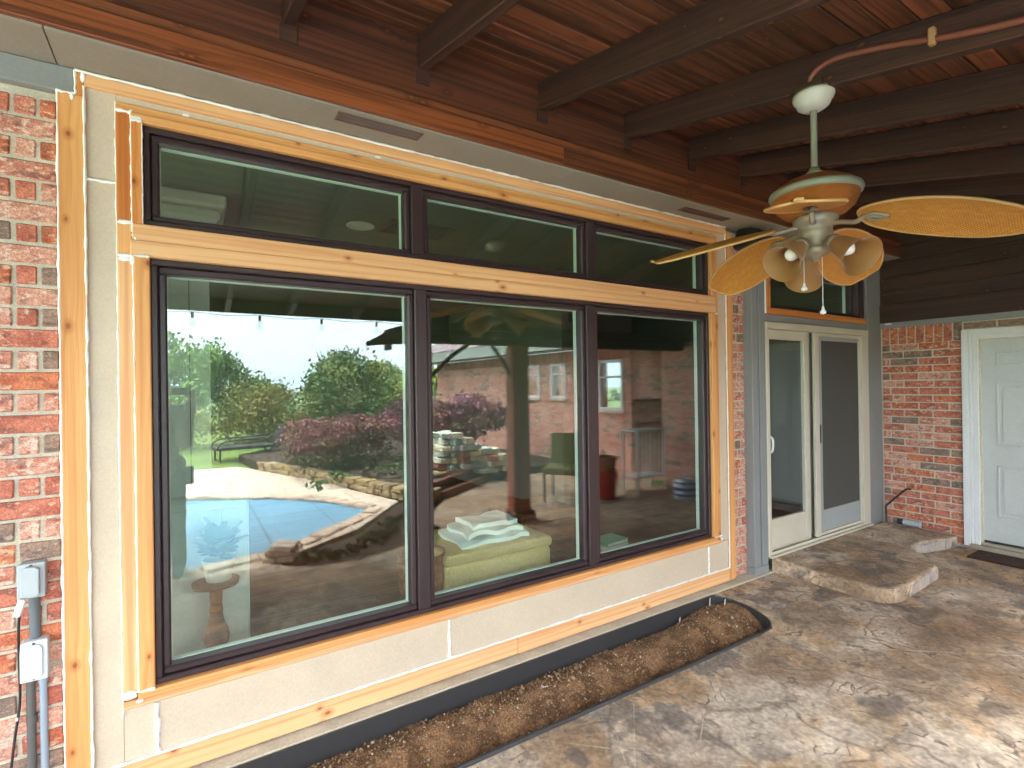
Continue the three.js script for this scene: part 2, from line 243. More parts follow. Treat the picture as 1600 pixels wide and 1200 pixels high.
const S = (o) => new THREE.MeshStandardMaterial({ roughness: 0.8, ...o });
const lin = (r, g, b) => new THREE.Color().setRGB(r, g, b);
const M = {
  cedar: S({ map: T.cedar, color: lin(0.97, 0.92, 0.87), roughness: 0.62, bumpMap: T.woodBump, bumpScale: 0.0006 }),
  cedarPale: S({ map: T.cedar2, roughness: 0.66, bumpMap: T.woodBump, bumpScale: 0.0006 }),
  cedarDeep: S({ map: T.cedar, color: lin(0.86, 0.66, 0.42), roughness: 0.6, bumpMap: T.woodBump, bumpScale: 0.0006 }),
  cedarRust: S({ map: T.cedar, color: lin(0.7, 0.42, 0.2), roughness: 0.6, bumpMap: T.woodBump, bumpScale: 0.0006 }),
  plank: [0.95, 0.75, 1.2, 0.62].map((k, i) => S({ map: T.stain, color: lin(k, k * (0.94 + 0.05 * (i % 2)), k * 0.92), roughness: 0.58, bumpMap: T.woodBump, bumpScale: 0.0015 })),
  ledger: S({ map: T.stain, color: lin(1.05, 0.95, 0.85), roughness: 0.6, bumpMap: T.woodBump, bumpScale: 0.0015 }),
  beam: S({ map: T.beam, roughness: 0.66, bumpMap: T.woodBump, bumpScale: 0.002 }),
  panel: S({ map: T.paint, color: lin(0.73, 0.595, 0.46), roughness: 0.7, bumpMap: T.speck, bumpScale: 0.0006 }),
  caulk: S({ color: lin(0.86, 0.85, 0.83), roughness: 0.5 }),
  soffit: S({ map: T.paint, color: lin(0.34, 0.3, 0.25), roughness: 0.75, bumpMap: T.speck, bumpScale: 0.0005 }),
  greyPaint: S({ map: T.paint, color: lin(0.3, 0.31, 0.32), roughness: 0.55, bumpMap: T.speck, bumpScale: 0.0006 }),
  bronze: S({ map: T.paint, color: lin(0.05, 0.028, 0.033), roughness: 0.4 }),
  liner: S({ color: lin(0.78, 0.8, 0.78), roughness: 0.5 }),
  glass: new THREE.MeshPhysicalMaterial({ color: lin(0.89, 0.955, 0.915), transmission: 1, thickness: 0, roughness: 0, ior: 1.95 }),
  glassClear: new THREE.MeshPhysicalMaterial({ color: lin(0.9, 0.95, 0.92), transmission: 1, thickness: 0, roughness: 0, ior: 1.85 }),
  almond: S({ map: T.paint, color: lin(0.72, 0.66, 0.55), roughness: 0.5, bumpMap: T.speck, bumpScale: 0.0004 }),
  screen: S({ color: lin(0.075, 0.068, 0.062), roughness: 0.85, bumpMap: T.weave, bumpScale: 0.0008 }),
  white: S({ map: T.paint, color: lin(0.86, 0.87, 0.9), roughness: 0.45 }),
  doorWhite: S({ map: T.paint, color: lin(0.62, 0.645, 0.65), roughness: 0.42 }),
  concrete: S({ map: T.concrete, roughness: 0.9, bumpMap: T.concreteBump, bumpScale: 0.02 }),
  curb: S({ map: T.mortar, color: lin(0.9, 0.9, 0.9), roughness: 0.9, bumpMap: T.speck, bumpScale: 0.003 }),
  mortar: S({ map: T.mortar, roughness: 0.95, bumpMap: T.speck, bumpScale: 0.003 }),
  soil: S({ map: T.soil, roughness: 1, bumpMap: T.soilBump, bumpScale: 0.008 }),
  black: S({ color: lin(0.018, 0.018, 0.02), roughness: 0.5 }),
  edging: S({ color: lin(0.035, 0.033, 0.035), roughness: 0.48, bumpMap: T.speck, bumpScale: 0.002 }),
  pvcGrey: S({ color: lin(0.42, 0.45, 0.47), roughness: 0.45, bumpMap: T.speck, bumpScale: 0.0006 }),
  pvcBlue: S({ color: lin(0.3, 0.36, 0.44), roughness: 0.45 }),
  pipeDark: S({ color: lin(0.12, 0.11, 0.105), roughness: 0.55, bumpMap: T.speck, bumpScale: 0.001 }),
  fanMetal: S({ color: lin(0.27, 0.26, 0.2), roughness: 0.42, metalness: 0.15, bumpMap: T.speck, bumpScale: 0.0008 }),
  fanHub: S({ color: lin(0.3, 0.24, 0.17), roughness: 0.4, metalness: 0.3, bumpMap: T.speck, bumpScale: 0.001 }),
  wicker: S({ map: T.wicker, color: lin(1.15, 1.02, 0.6), roughness: 0.6, bumpMap: T.wickerBump, bumpScale: 0.003, side: THREE.DoubleSide }),
  wickerOrange: S({ map: T.wicker, color: lin(0.95, 0.56, 0.22), roughness: 0.6, bumpMap: T.wickerBump, bumpScale: 0.003 }),
  amber: new THREE.MeshPhysicalMaterial({ map: T.paint, color: lin(0.62, 0.33, 0.09), transmission: 0.55, thickness: 0, roughness: 0.6, side: THREE.DoubleSide }),
  bulb: S({ color: lin(0.85, 0.83, 0.78), roughness: 0.3 }),
  conduit: S({ color: lin(0.19, 0.06, 0.035), roughness: 0.5 }),
  flag: S({ map: T.flag, roughness: 0.85, bumpMap: T.speck, bumpScale: 0.004 }),
  coping: S({ map: T.flag, color: lin(0.98, 0.9, 0.86), roughness: 0.85, bumpMap: T.speck, bumpScale: 0.004 }),
  grass: S({ map: T.grass, roughness: 1 }),
  mulch: S({ map: T.mulch, roughness: 1, bumpMap: T.soilBump, bumpScale: 0.02 }),
  shingle: S({ map: T.shingle, roughness: 0.95 }),
  brickFar: S({ map: T.brickFar, roughness: 0.9, bumpMap: T.brickBump, bumpScale: 0.003 }),
  cover: S({ map: T.cover, roughness: 0.6, bumpMap: T.speck, bumpScale: 0.004 }),
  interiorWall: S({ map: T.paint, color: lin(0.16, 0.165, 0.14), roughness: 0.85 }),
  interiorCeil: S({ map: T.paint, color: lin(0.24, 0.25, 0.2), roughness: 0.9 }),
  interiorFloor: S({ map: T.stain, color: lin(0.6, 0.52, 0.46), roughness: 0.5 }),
  interiorWhite: S({ map: T.paint, color: lin(0.86, 0.88, 0.86), roughness: 0.6 }),
};
for (const [k, m] of Object.entries(M)) for (const q of [].concat(m)) q.name = k;
const bricks = { red: S({ map: T.brickRed, roughness: 0.88, bumpMap: T.brickBump, bumpScale: 0.004 }), pink: S({ map: T.brickPink, roughness: 0.9, bumpMap: T.brickBump, bumpScale: 0.004 }), dark: S({ map: T.brickDark, roughness: 0.9, bumpMap: T.brickBump, bumpScale: 0.004 }), orange: S({ map: T.brickOrange, roughness: 0.88, bumpMap: T.brickBump, bumpScale: 0.004 }) };
for (const k in bricks) bricks[k].name = 'brick_' + k;

// ---------------------------------------------------------------- setting: ground, slab, planter bed
const XE = 6.15;                                     // plane of the end wall
{
  // one ground sheet from the house out to the horizon, low under the slab and falling away beyond the lawn
  const xs = [], zs = []; for (let i = 0; i <= 60; i++) { const t = i / 30 - 1; xs.push(3 + Math.sign(t) * (Math.abs(t) * 20 + 620 * Math.pow(Math.abs(t), 5))); } for (let i = 0; i <= 90; i++) { const t = i / 90; zs.push(-60 + 60 * sst(0, 0.12, t) + 26 * t + 760 * Math.pow(t, 6)); }
  const P = [], U = [], I = [];
  const hgt = (x, z) => -0.45 + 0.37 * sst(2.2, 3.4, z) + 0.1 * sst(8.5, 12, z) - 0.055 * Math.max(0, z - 15) * Math.min(1, (z - 15) / 20) * (z > 15 ? Math.max(0.12, 1 - (z - 15) / 200) : 0);
  for (const z of zs) for (const x of xs) { P.push(x, hgt(x, z), z); U.push(x / 1.5, z / 1.5); }
  const n = xs.length; for (let j = 0; j < zs.length - 1; j++) for (let i = 0; i < n - 1; i++) { const a = j * n + i; I.push(a, a + n, a + 1, a + 1, a + n, a + n + 1); }
  const g = new THREE.BufferGeometry(); g.setAttribute('position', new THREE.Float32BufferAttribute(P, 3)); g.setAttribute('uv', new THREE.Float32BufferAttribute(U, 2)); g.setIndex(I); g.computeVertexNormals();
  solo('ground', g, M.grass, 'green lawn sloping gently away behind the pool', 'lawn', null, 'structure');
}
function slab(pts, holes, y0, y1, m, name, o = {}) { // polygon in x, z extruded from y0 up to y1, uv in tiles of o.tile metres
  const sh = new THREE.Shape(pts.map((p) => new THREE.Vector2(p[0], -p[1])));
  for (const h of holes || []) sh.holes.push(new THREE.Path(h.map((p) => new THREE.Vector2(p[0], -p[1]))));
  const bev = o.bevel ?? 0.008, g = new THREE.ExtrudeGeometry(sh, { depth: y1 - y0 - bev, bevelEnabled: bev > 0, bevelThickness: bev, bevelSize: bev, bevelOffset: -bev, bevelSegments: 3, curveSegments: 8 });
  g.rotateX(-Math.PI / 2); g.translate(0, y0, 0);
  const p = g.attributes.position, nn = g.attributes.normal, u = g.attributes.uv, t = o.tile ?? PAT;
  for (let i = 0; i < p.count; i++) Math.abs(nn.getY(i)) > 0.5 ? u.setXY(i, p.getX(i) / t, p.getZ(i) / t) : u.setXY(i, (p.getX(i) + p.getZ(i)) / t, p.getY(i) / t);
  return o.parent || !o.label ? mesh(name, g, m, o.parent) : solo(name, g, m, o.label, o.category, o.group, o.kind);
}
const curvePts = (pts, n) => new THREE.CatmullRomCurve3(pts.map((p) => new THREE.Vector3(p[0], 0, p[1])), false, 'centripetal').getPoints(n).map((p) => [p.x, p.z]);
const bedHole = [[-0.9, 0.092], [3.27, 0.092], ...curvePts([[3.285, 0.1], [3.325, 0.22], [3.318, 0.385], [3.245, 0.555], [3.15, 0.632]], 10), [3.02, 0.642], [-0.9, 0.602]];
const patioEdge = curvePts([[0.66, 2.44], [0.9, 2.2], [1.35, 2.14], [1.89, 2.34], [2.4, 3.05], [2.86, 3.72], [3.4, 4.32], [4.05, 4.72], [4.9, 4.9], [6.1, 4.9]], 40);
slab([[-4.5, 0.086], [6.15, 0.086], ...patioEdge.slice().reverse(), [0.64, 2.44], [-4.5, 2.44]], [bedHole], -0.5, 0, M.concrete, 'patio_slab', { label: 'stained stamped concrete patio slab with slate texture', category: 'patio', kind: 'structure' });
solo('concrete_curb', span(-4.5, 6.15, -0.4, 0.006, -0.1, 0.084, { bevel: 0.006, su: 0.6, sv: 0.6 }), M.curb, 'narrow rough grey concrete strip under the wood trim', 'curb', null, 'structure');

// planter bed sunk into the slab
{
  const t = thing('planter_bed', 'sunken planting bed of bare brown soil below the big window, edged in black', 'planter bed');
  const L = 130, W = 22, P = [], U = [], I = [];
  for (let i = 0; i <= L; i++) for (let j = 0; j <= W; j++) {
    const a = i / L, b = j / W, x = -0.88 + a * 4.2, z = 0.1 + b * 0.53;
    const n = fbm(a, b, 30, 4, 4, 411) - 0.5, f = fbm(a, b, 120, 16, 3, 413) - 0.5;
    P.push(x, -0.105 + 0.055 * Math.sin(Math.PI * Math.min(1, b * 1.25)) + 0.045 * sst(2.7, 3.15, x) * (1 - b) + 0.03 * n + 0.022 * f - 0.04 * sst(0.72, 1, b), z); U.push(x, z);
  }
  for (let i = 0; i < L; i++) for (let j = 0; j < W; j++) { const a = i * (W + 1) + j; I.push(a, a + 1, a + W + 1, a + 1, a + W + 2, a + W + 1); }
  const g = new THREE.BufferGeometry(); g.setAttribute('position', new THREE.Float32BufferAttribute(P, 3)); g.setAttribute('uv', new THREE.Float32BufferAttribute(U, 2)); g.setIndex(I); g.computeVertexNormals();
  mesh('soil', g, M.soil, t);
  // loose clods, chips and pebbles lying on the soil
  const at = (x, z) => { const i = Math.round(((x + 0.88) / 4.2) * L), j = Math.round(((z - 0.1) / 0.53) * W); return P[(Math.min(L, i) * (W + 1) + Math.min(W, j)) * 3 + 1]; };
  const clod = new THREE.IcosahedronGeometry(1, 1); spline(clod, (x, y, z) => { const k = 0.78 + 0.4 * hash(Math.round(x * 50), Math.round(y * 50) + Math.round(z * 70), 9); return [x * k, y * k * 0.7, z * k]; });
  const N = 8000, im = new THREE.InstancedMesh(clod, S({ color: 0xffffff, roughness: 1 }), N), d = new THREE.Object3D(), c = new THREE.Color();
  im.material.name = 'clod';
  for (let i = 0; i < N; i++) {
    const x = rr(-0.85, 3.27), z = rr(0.115, 0.6), s = rr(0.0016, 0.0048) * (rnd() < 0.04 ? 2.2 : 1);
    d.position.set(x, at(x, z) + s * 0.35, z); d.rotation.set(rr(0, 6), rr(0, 6), rr(0, 6)); d.scale.set(s * rr(0.8, 1.9), s, s * rr(0.8, 1.4)); d.updateMatrix(); im.setMatrixAt(i, d.matrix);
    const q = rnd(); im.setColorAt(i, q < 0.7 ? c.setRGB(0.2, 0.125, 0.07).multiplyScalar(rr(0.5, 1.5)) : q < 0.93 ? c.setRGB(0.34, 0.22, 0.11).multiplyScalar(rr(0.6, 1.2)) : c.setRGB(0.55, 0.48, 0.4).multiplyScalar(rr(0.6, 1.1)));
  }
  for (let i = 0; i < 260; i++) { const x = rr(-0.5, 3.2), z = 0.632 + 0.012 * (x / 3) + Math.pow(rnd(), 2) * 0.16, q = rr(0.0014, 0.0038); d.position.set(x, 0.001 + q * 0.4, z); d.rotation.set(rr(0, 6), rr(0, 6), rr(0, 6)); d.scale.set(q * rr(0.8, 1.8), q, q); d.updateMatrix(); im.setMatrixAt(i, d.matrix); }
  im.name = 'clod'; im.userData.kind = 'stuff'; im.castShadow = im.receiveShadow = true; t.add(im);
  // black plastic liner standing round the hole, its lip level with the slab
  const loop = bedHole.map((p) => new THREE.Vector3(p[0], 0, p[1])), LP = [], LI = [];
  loop.forEach((p, i) => { for (const [o, y] of [[0.0, -0.3], [0.0, 0.004], [0.012, 0.006], [0.014, -0.3]]) { const cx = 1.2, cz = 0.36, k = p.z < 0.2 ? [0, 1] : p.z > 0.59 ? [0, -1] : [-1, 0]; LP.push(p.x + k[0] * o + (i === 1 || i === 12 ? 0 : 0), y, p.z + k[1] * o); } });
  for (let i = 0; i < loop.length - 1; i++) for (let k = 0; k < 3; k++) { const a = i * 4 + k, b = a + 4; LI.push(a, b, a + 1, a + 1, b, b + 1); }
  const lg = new THREE.BufferGeometry(); lg.setAttribute('position', new THREE.Float32BufferAttribute(LP, 3)); lg.setIndex(LI); const lq = lg.toNonIndexed(); lq.computeVertexNormals(); lq.setAttribute('uv', new THREE.Float32BufferAttribute(new Float32Array(lq.attributes.position.count * 2).map((_, i) => (i % 2 ? lq.attributes.position.getY(i >> 1) : lq.attributes.position.getX(i >> 1))), 2));
  mesh('liner', lq, S({ color: lin(0.035, 0.033, 0.035), roughness: 0.48, side: THREE.DoubleSide, name: 'liner' }), t);
  mesh('edging_rim', tube([[-0.9, 0.004, 0.598], [0.3, 0.005, 0.611], [1.2, 0.006, 0.62], [2.0, 0.004, 0.629], [3.0, 0.002, 0.637]], 0.0115, 60, 8), M.edging, t);
  for (const [x, z, y, h, a] of [[3.2, 0.125, -0.085, 0.1, 0.06], [3.265, 0.2, -0.075, 0.085, -0.1], [2.87, 0.135, -0.085, 0.045, 0.25]]) {
    const s = solo('plant_label', span(-0.012, 0.012, 0, h, -0.0012, 0.0012, { bevel: 0.0008 }), M.white, null, 'plant label', 'plant labels in the planting bed');
    s.position.set(x, y, z); s.rotation.set(0.1, 0.35, a);
    s.userData.label = a === 0.06 ? 'white plastic plant label upright at the back corner of the soil bed' : a < 0 ? 'white plastic plant label leaning at the rounded end of the soil bed' : 'short white plant label stub half buried against the black liner';
  }
}

// concrete step in front of the sliding door
{
  const pts = [[4.1, 0.062], [4.11, 0.76], ...curvePts([[4.115, 0.78], [4.15, 0.86], [4.24, 0.905], [4.4, 0.915]], 8), [4.98, 0.885], [5.21, 0.73], ...curvePts([[5.27, 0.655], [5.38, 0.575], [5.52, 0.555], [5.64, 0.57]], 8), [5.97, 0.665], [6.1, 0.672], [6.1, 0.062]];
  const t = thing('door_step', 'low stained concrete step with rough chiselled edge below the sliding door', 'step');
  slab(pts, null, -0.02, 0.11, M.concrete, 'step_top', { parent: t, bevel: 0.022 });
  // rock-face edge: stones cast proud of the riser
  const edge = (a, b, n, s) => { const g = []; for (let i = 0; i < n; i++) { const k0 = i / n, x = a[0] + (b[0] - a[0]) * (k0 + 0.5 / n), z = a[1] + (b[1] - a[1]) * (k0 + 0.5 / n), L = Math.hypot(b[0] - a[0], b[1] - a[1]) / n; const q = box(L * rr(0.9, 1.0), rr(0.07, 0.09), 0.016, [0, 0, 0], { jit: 0.003, bevel: 0.005, su: PAT, sv: PAT }); q.rotateY(Math.atan2(-(b[1] - a[1]), b[0] - a[0])); q.translate(x, rr(0.046, 0.052), z + s); g.push(q); } return g; };
  const stone = S({ map: T.mortar, color: lin(0.72, 0.68, 0.76), roughness: 0.95, bumpMap: T.brickBump, bumpScale: 0.01, name: 'step_edge' });
  mesh('rough_edge', [...edge([4.45, 0.905], [5.0, 0.872], 8, 0.006), ...edge([4.99, 0.872], [5.2, 0.725], 4, 0.006), ...edge([5.5, 0.55], [5.95, 0.655], 7, 0.006)], stone, t, 'pale grey chiselled stone edge');
}

// ---------------------------------------------------------------- house front: core, brick, window wall
{
  const t = thing('house_wall', 'grey painted house wall above and around the sliding door', 'wall');
  const m = M.greyPaint, Z0 = -0.16, Z1 = -0.042;
  mesh('wall_core', [
    span(-4.5, -0.15, 0, 3.5, Z0, Z1), span(-0.15, 3.6, 0.005, 0.38, Z0, Z1), span(-0.15, 3.6, 2.112, 2.228, Z0, Z1), span(-0.15, 3.6, 2.645, 3.5, Z0, Z1), span(3.6, 4.07, 0, 3.5, Z0, Z1),
    span(4.07, 5.86, 2.076, 2.138, -0.1, 0.036), span(4.07, 5.86, 2.62, 3.5, -0.1, 0.036), span(5.86, 6.4, 0, 3.5, -0.1, 0.036), span(5.79, 5.86, 2.138, 2.62, -0.1, 0.036), span(4.07, 4.12, 2.138, 2.62, -0.1, 0.036),
  ], m, t);
  mesh('corner_board', span(5.858, XE - 0.002, 0.11, 2.79, 0.037, 0.05, { bevel: 0.003 }), m, t);
  mesh('frieze_board', span(4.06, 5.856, 2.63, 2.795, 0.037, 0.05, { bevel: 0.003 }), m, t);
  mesh('frieze_board', span(-4.5, -0.338, 2.7, 2.795, -0.033, 0.012, { bevel: 0.004 }), m, t);
}
const kinds = () => { const q = rnd(); return q < 0.32 ? bricks.red : q < 0.72 ? bricks.pink : q < 0.88 ? bricks.dark : bricks.orange; };
const brickGeo = [];                                  // shared shapes: a few variants of each length
function brickFor(L, H, D) {
  const key = L.toFixed(3) + '|' + H.toFixed(3); let e = brickGeo.find((b) => b.key === key);
  if (!e) { e = { key, g: [0, 1, 2, 3].map(() => box(L, H, D, [0, 0, 0], { bevel: 0.004, jit: 0.0016, grain: 0, su: 0.5, sv: 0.5 })) }; brickGeo.push(e); }
  return pick(e.g);
}
function course(t, row, joints, y, H, place, mats) { // bricks between consecutive joints of one course; place(mesh, centre along the wall, y)
  for (let i = 0; i < joints.length - 1; i++) {
    const a = joints[i], b = joints[i + 1], L = b - a - 0.013; if (L < 0.02) continue;
    const o = mesh('brick', brickFor(L, H, 0.04), mats(), t); place(o, (a + b) / 2, y + rr(-0.0012, 0.0012));
  }
}
{ // left of the window
  const t = thing('brick_wall', 'weathered red brick wall left of the window with whitewashed bricks', 'brick wall');
  mesh('mortar_bed', span(-4.5, -0.388, -0.02, 2.7, -0.06, -0.031, { su: 0.5, sv: 0.5, bevel: 0 }), M.mortar, t);
  const H = 0.0664, C = 0.0785;
  for (let r = 0; r < 34; r++) {
    const y = 0.044 + r * C, j = r % 2 ? [-0.39, -0.4495, -0.521, -0.594, -0.668, -0.742, -0.816] : [-0.39, r % 6 === 2 ? -0.49 : -0.52 - 0.09 * (r % 4 > 1), -0.66, -0.816];
    if (r % 2 === 0 && r % 3) j.splice(1, 1);
    course(t, r, j.slice().sort((a, b) => a - b), y, H, (o, x, yy) => o.position.set(x, yy, -0.045 + rr(0, 0.004)), kinds);
  }
  const far = []; mesh('brick_field', span(-4.5, -0.83, 0, 2.7, -0.05, -0.026, { su: 1.8, sv: 1.8, bevel: 0 }), M.brickFar, t);
}
{ // pier between window and sliding door
  const t = thing('brick_pier', 'narrow column of faded pink brick between the window trim and the grey post', 'brick pier');
  mesh('mortar_bed', span(3.68, 3.93, -0.01, 2.78, -0.06, -0.031, { su: 0.5, sv: 0.5, bevel: 0 }), M.mortar, t);
  for (let r = 0; r < 35; r++) course(t, r, r % 2 ? [3.69, 3.755, 3.83, 3.905] : r % 4 ? [3.69, 3.905] : [3.69, 3.79, 3.905], 0.044 + r * 0.0785, 0.0664, (o, x, y) => o.position.set(x, y, -0.045 + rr(0, 0.004)), () => (rnd() < 0.6 ? bricks.pink : kinds()));
}
{ // grey post beside the sliding door
  const t = thing('door_post', 'tall grey painted post with a groove beside the sliding door', 'post');
  mesh('post_board', span(3.885, 3.971, 0.063, 2.79, -0.1, 0.05, { bevel: 0.004 }), M.greyPaint, t);
  mesh('post_board', span(3.987, 4.072, 0.063, 2.79, -0.1, 0.05, { bevel: 0.004 }), M.greyPaint, t);
  mesh('post_board', span(3.968, 3.99, 0.064, 2.789, -0.08, 0.012, { bevel: 0.001 }), M.greyPaint, t);
  mesh('post_foot', span(3.883, 4.074, 0.0, 0.062, -0.09, 0.052, { bevel: 0.003 }), M.greyPaint, t);
}

// wood, panel and caulk surround of the big window
{
  const t = thing('window_surround', 'new cedar trim and beige panel surround of the big window with white caulk lines', 'window trim');
  const W = (m, x0, x1, y0, y1, z1, o = {}) => mesh('trim_board', span(x0, x1, y0, y1, o.z0 ?? -0.03, z1, { ...WOOD, bevel: 0.0035, ...o }), m, t, o.label);
  const PN = (x0, x1, y0, y1) => mesh('panel', span(x0, x1, y0, y1, -0.03, 0, { bevel: 0.0015 }), M.panel, t);
  // beige panels, butted with caulked joints
  PN(-0.31, -0.213, 2.392, 2.74); PN(-0.31, -0.213, 0.11, 2.387); PN(-0.212, 3.52, 2.705, 2.738);
  PN(-0.212, -0.107, 0.11, 0.33); PN(-0.103, 1.188, 0.11, 0.33); PN(1.192, 3.366, 0.11, 0.33); PN(3.37, 3.62, 0.11, 0.33); PN(3.5, 3.62, 0.335, 2.738);
  // outer boards
  W(M.cedar, -0.388, -0.309, 0.008, 2.698, 0.012, { grain: 1, label: 'orange cedar board beside the brick' }); W(M.cedarDeep, -0.3345, -0.309, 2.6985, 2.786, 0.012, { grain: 1 });
  W(M.cedarPale, -0.3085, 3.612, 2.738, 2.786, 0.014, { grain: 0 });
  W(M.cedarPale, -0.3085, 1.62, 0.014, 0.112, 0.012, { grain: 0 }); W(M.cedarPale, 1.622, 3.61, 0.012, 0.11, 0.0125, { grain: 0 });
  W(M.cedar, 3.612, 3.69, 0.012, 2.76, 0.012, { grain: 1 });
  // inner casing, two steps
  W(M.cedar, -0.214, 3.5, 2.674, 2.706, 0.018, { grain: 0 }); W(M.cedar, -0.165, 3.452, 2.64, 2.673, 0.03, { grain: 0 });
  W(M.cedarRust, -0.214, -0.166, 2.236, 2.673, 0.018, { grain: 1, label: 'dark rust coloured cedar strip' }); W(M.cedarDeep, -0.165, -0.129, 2.236, 2.639, 0.03, { grain: 1 });
  W(M.cedar, -0.214, -0.166, 2.106, 2.2345, 0.016, { grain: 1 });
  W(M.cedarPale, -0.165, 3.455, 2.168, 2.2345, 0.03, { grain: 0 }); W(M.cedarPale, -0.172, 3.455, 2.106, 2.1675, 0.034, { grain: 0 });
  W(M.cedarPale, -0.212, -0.162, 0.388, 2.105, 0.018, { grain: 1 }); W(M.cedar, -0.161, -0.109, 0.388, 2.105, 0.03, { grain: 1 });
  W(M.cedar, 3.405, 3.452, 0.388, 2.105, 0.03, { grain: 1 }); W(M.cedar, 3.453, 3.5, 0.388, 2.105, 0.018, { grain: 1 }); W(M.cedar, 3.405, 3.452, 2.236, 2.639, 0.03, { grain: 1 }); W(M.cedar, 3.453, 3.5, 2.106, 2.673, 0.018, { grain: 1 });
  W(M.cedar, -0.165, 3.452, 0.357, 0.387, 0.032, { grain: 0 }); W(M.cedarPale, -0.214, 3.507, 0.327, 0.3565, 0.02, { grain: 0 });
  // caulk: thin hand-run beads and blobs at the joints
  const bead = (a, b, r = 0.0042, n = 26) => { const p = []; for (let i = 0; i <= n; i++) { const k = i / n; p.push([a[0] + (b[0] - a[0]) * k + rr(-1, 1) * 0.0012, a[1] + (b[1] - a[1]) * k + rr(-1, 1) * 0.0012, a[2] + (b[2] - a[2]) * k]); } const g = tube(p, r, n * 3, 6); const q = g.attributes.position, R = 6 + 1; for (let i = 0; i < q.count; i++) { const k = Math.floor(i / R), c = 0.7 + 0.75 * hash(Math.floor(k / 3), Math.round(a[0] * 999), 7) - (hash(Math.floor(k / 9), 5, Math.round(b[1] * 999)) > 0.8 ? 0.3 : 0), t = k / (n * 3); const cx = a[0] + (b[0] - a[0]) * t, cy = a[1] + (b[1] - a[1]) * t, cz = a[2] + (b[2] - a[2]) * t, hor = Math.abs(b[0] - a[0]) > Math.abs(b[1] - a[1]); q.setXYZ(i, hor ? q.getX(i) : cx + (q.getX(i) - cx) * c, hor ? cy + (q.getY(i) - cy) * c : q.getY(i), q.getZ(i)); } g.computeVertexNormals(); return g; };
  const smear = (x, y, z, w, h, d = 0.004) => { const g = new THREE.SphereGeometry(1, 14, 10); spline(g, (a, b, c) => { const k = 0.8 + 0.45 * hash(Math.round(a * 9), Math.round(b * 9), 3); return [x + a * w * k, y + b * h * k, z + c * d]; }); return g; };
  const cg = [
    bead([-0.388, 0.01, 0.008], [-0.388, 2.7, 0.008], 0.005, 70), bead([-0.309, 0.11, 0.012], [-0.309, 2.736, 0.012], 0.0045, 60), bead([-0.39, 2.7, 0.012], [-0.336, 2.7, 0.012], 0.005, 8), bead([-0.335, 2.7, 0.013], [-0.335, 2.788, 0.013], 0.004, 8),
    bead([-0.336, 2.79, 0.013], [3.615, 2.79, 0.013], 0.0052, 110), bead([-0.308, 0.114, 0.008], [3.61, 0.112, 0.008], 0.006, 110), bead([3.611, 0.112, 0.01], [3.611, 2.77, 0.01], 0.0052, 70),
    bead([-0.215, 0.3, 0.008], [-0.215, 2.706, 0.008], 0.004, 70), bead([-0.1635, 0.388, 0.022], [-0.1635, 2.105, 0.022], 0.004, 50), bead([-0.1655, 2.2, 0.022], [-0.1655, 2.68, 0.022], 0.004, 20), bead([-0.13, 2.236, 0.028], [-0.13, 2.64, 0.028], 0.0026, 20),
    bead([3.501, 0.335, 0.006], [3.501, 2.7, 0.006], 0.003, 60), bead([-0.31, 2.3895, 0.001], [-0.216, 2.3895, 0.001], 0.006, 8),
    bead([-0.105, 0.118, 0.001], [-0.105, 0.318, 0.001], 0.009, 10), bead([1.19, 0.118, 0.001], [1.19, 0.318, 0.001], 0.008, 10), bead([3.368, 0.118, 0.001], [3.368, 0.318, 0.001], 0.006, 10),
    bead([-0.214, 0.388, 0.02], [-0.11, 0.3885, 0.03], 0.006, 8), bead([-0.212, 2.106, 0.02], [-0.166, 2.108, 0.02], 0.007, 6), bead([-0.16, 2.106, 0.034], [-0.11, 2.106, 0.034], 0.006, 6), bead([-0.214, 2.673, 0.02], [-0.166, 2.671, 0.02], 0.006, 6), bead([-0.165, 2.64, 0.032], [-0.131, 2.64, 0.032], 0.006, 5), bead([3.41, 0.388, 0.03], [3.5, 0.388, 0.022], 0.005, 8), bead([-0.1655, 2.19, 0.02], [-0.15, 2.168, 0.032], 0.005, 8),
    smear(-0.19, 2.236, 0.019, 0.022, 0.008), smear(-0.19, 2.092, 0.02, 0.022, 0.009), smear(-0.166, 2.09, 0.026, 0.008, 0.02), smear(-0.148, 2.648, 0.031, 0.02, 0.009), smear(-0.312, 2.77, 0.014, 0.008, 0.018), smear(-0.345, 2.69, 0.013, 0.006, 0.014), smear(-0.19, 0.374, 0.02, 0.022, 0.008), smear(-0.16, 0.352, 0.026, 0.012, 0.006), smear(3.46, 2.1, 0.034, 0.014, 0.006), smear(3.5, 0.36, 0.022, 0.008, 0.012),
    smear(0.02, 2.715, 0.006, 0.014, 0.007), smear(0.83, 2.72, 0.014, 0.016, 0.005),
  ];
  mesh('caulk', cg, M.caulk, t, 'white caulk beads');
}

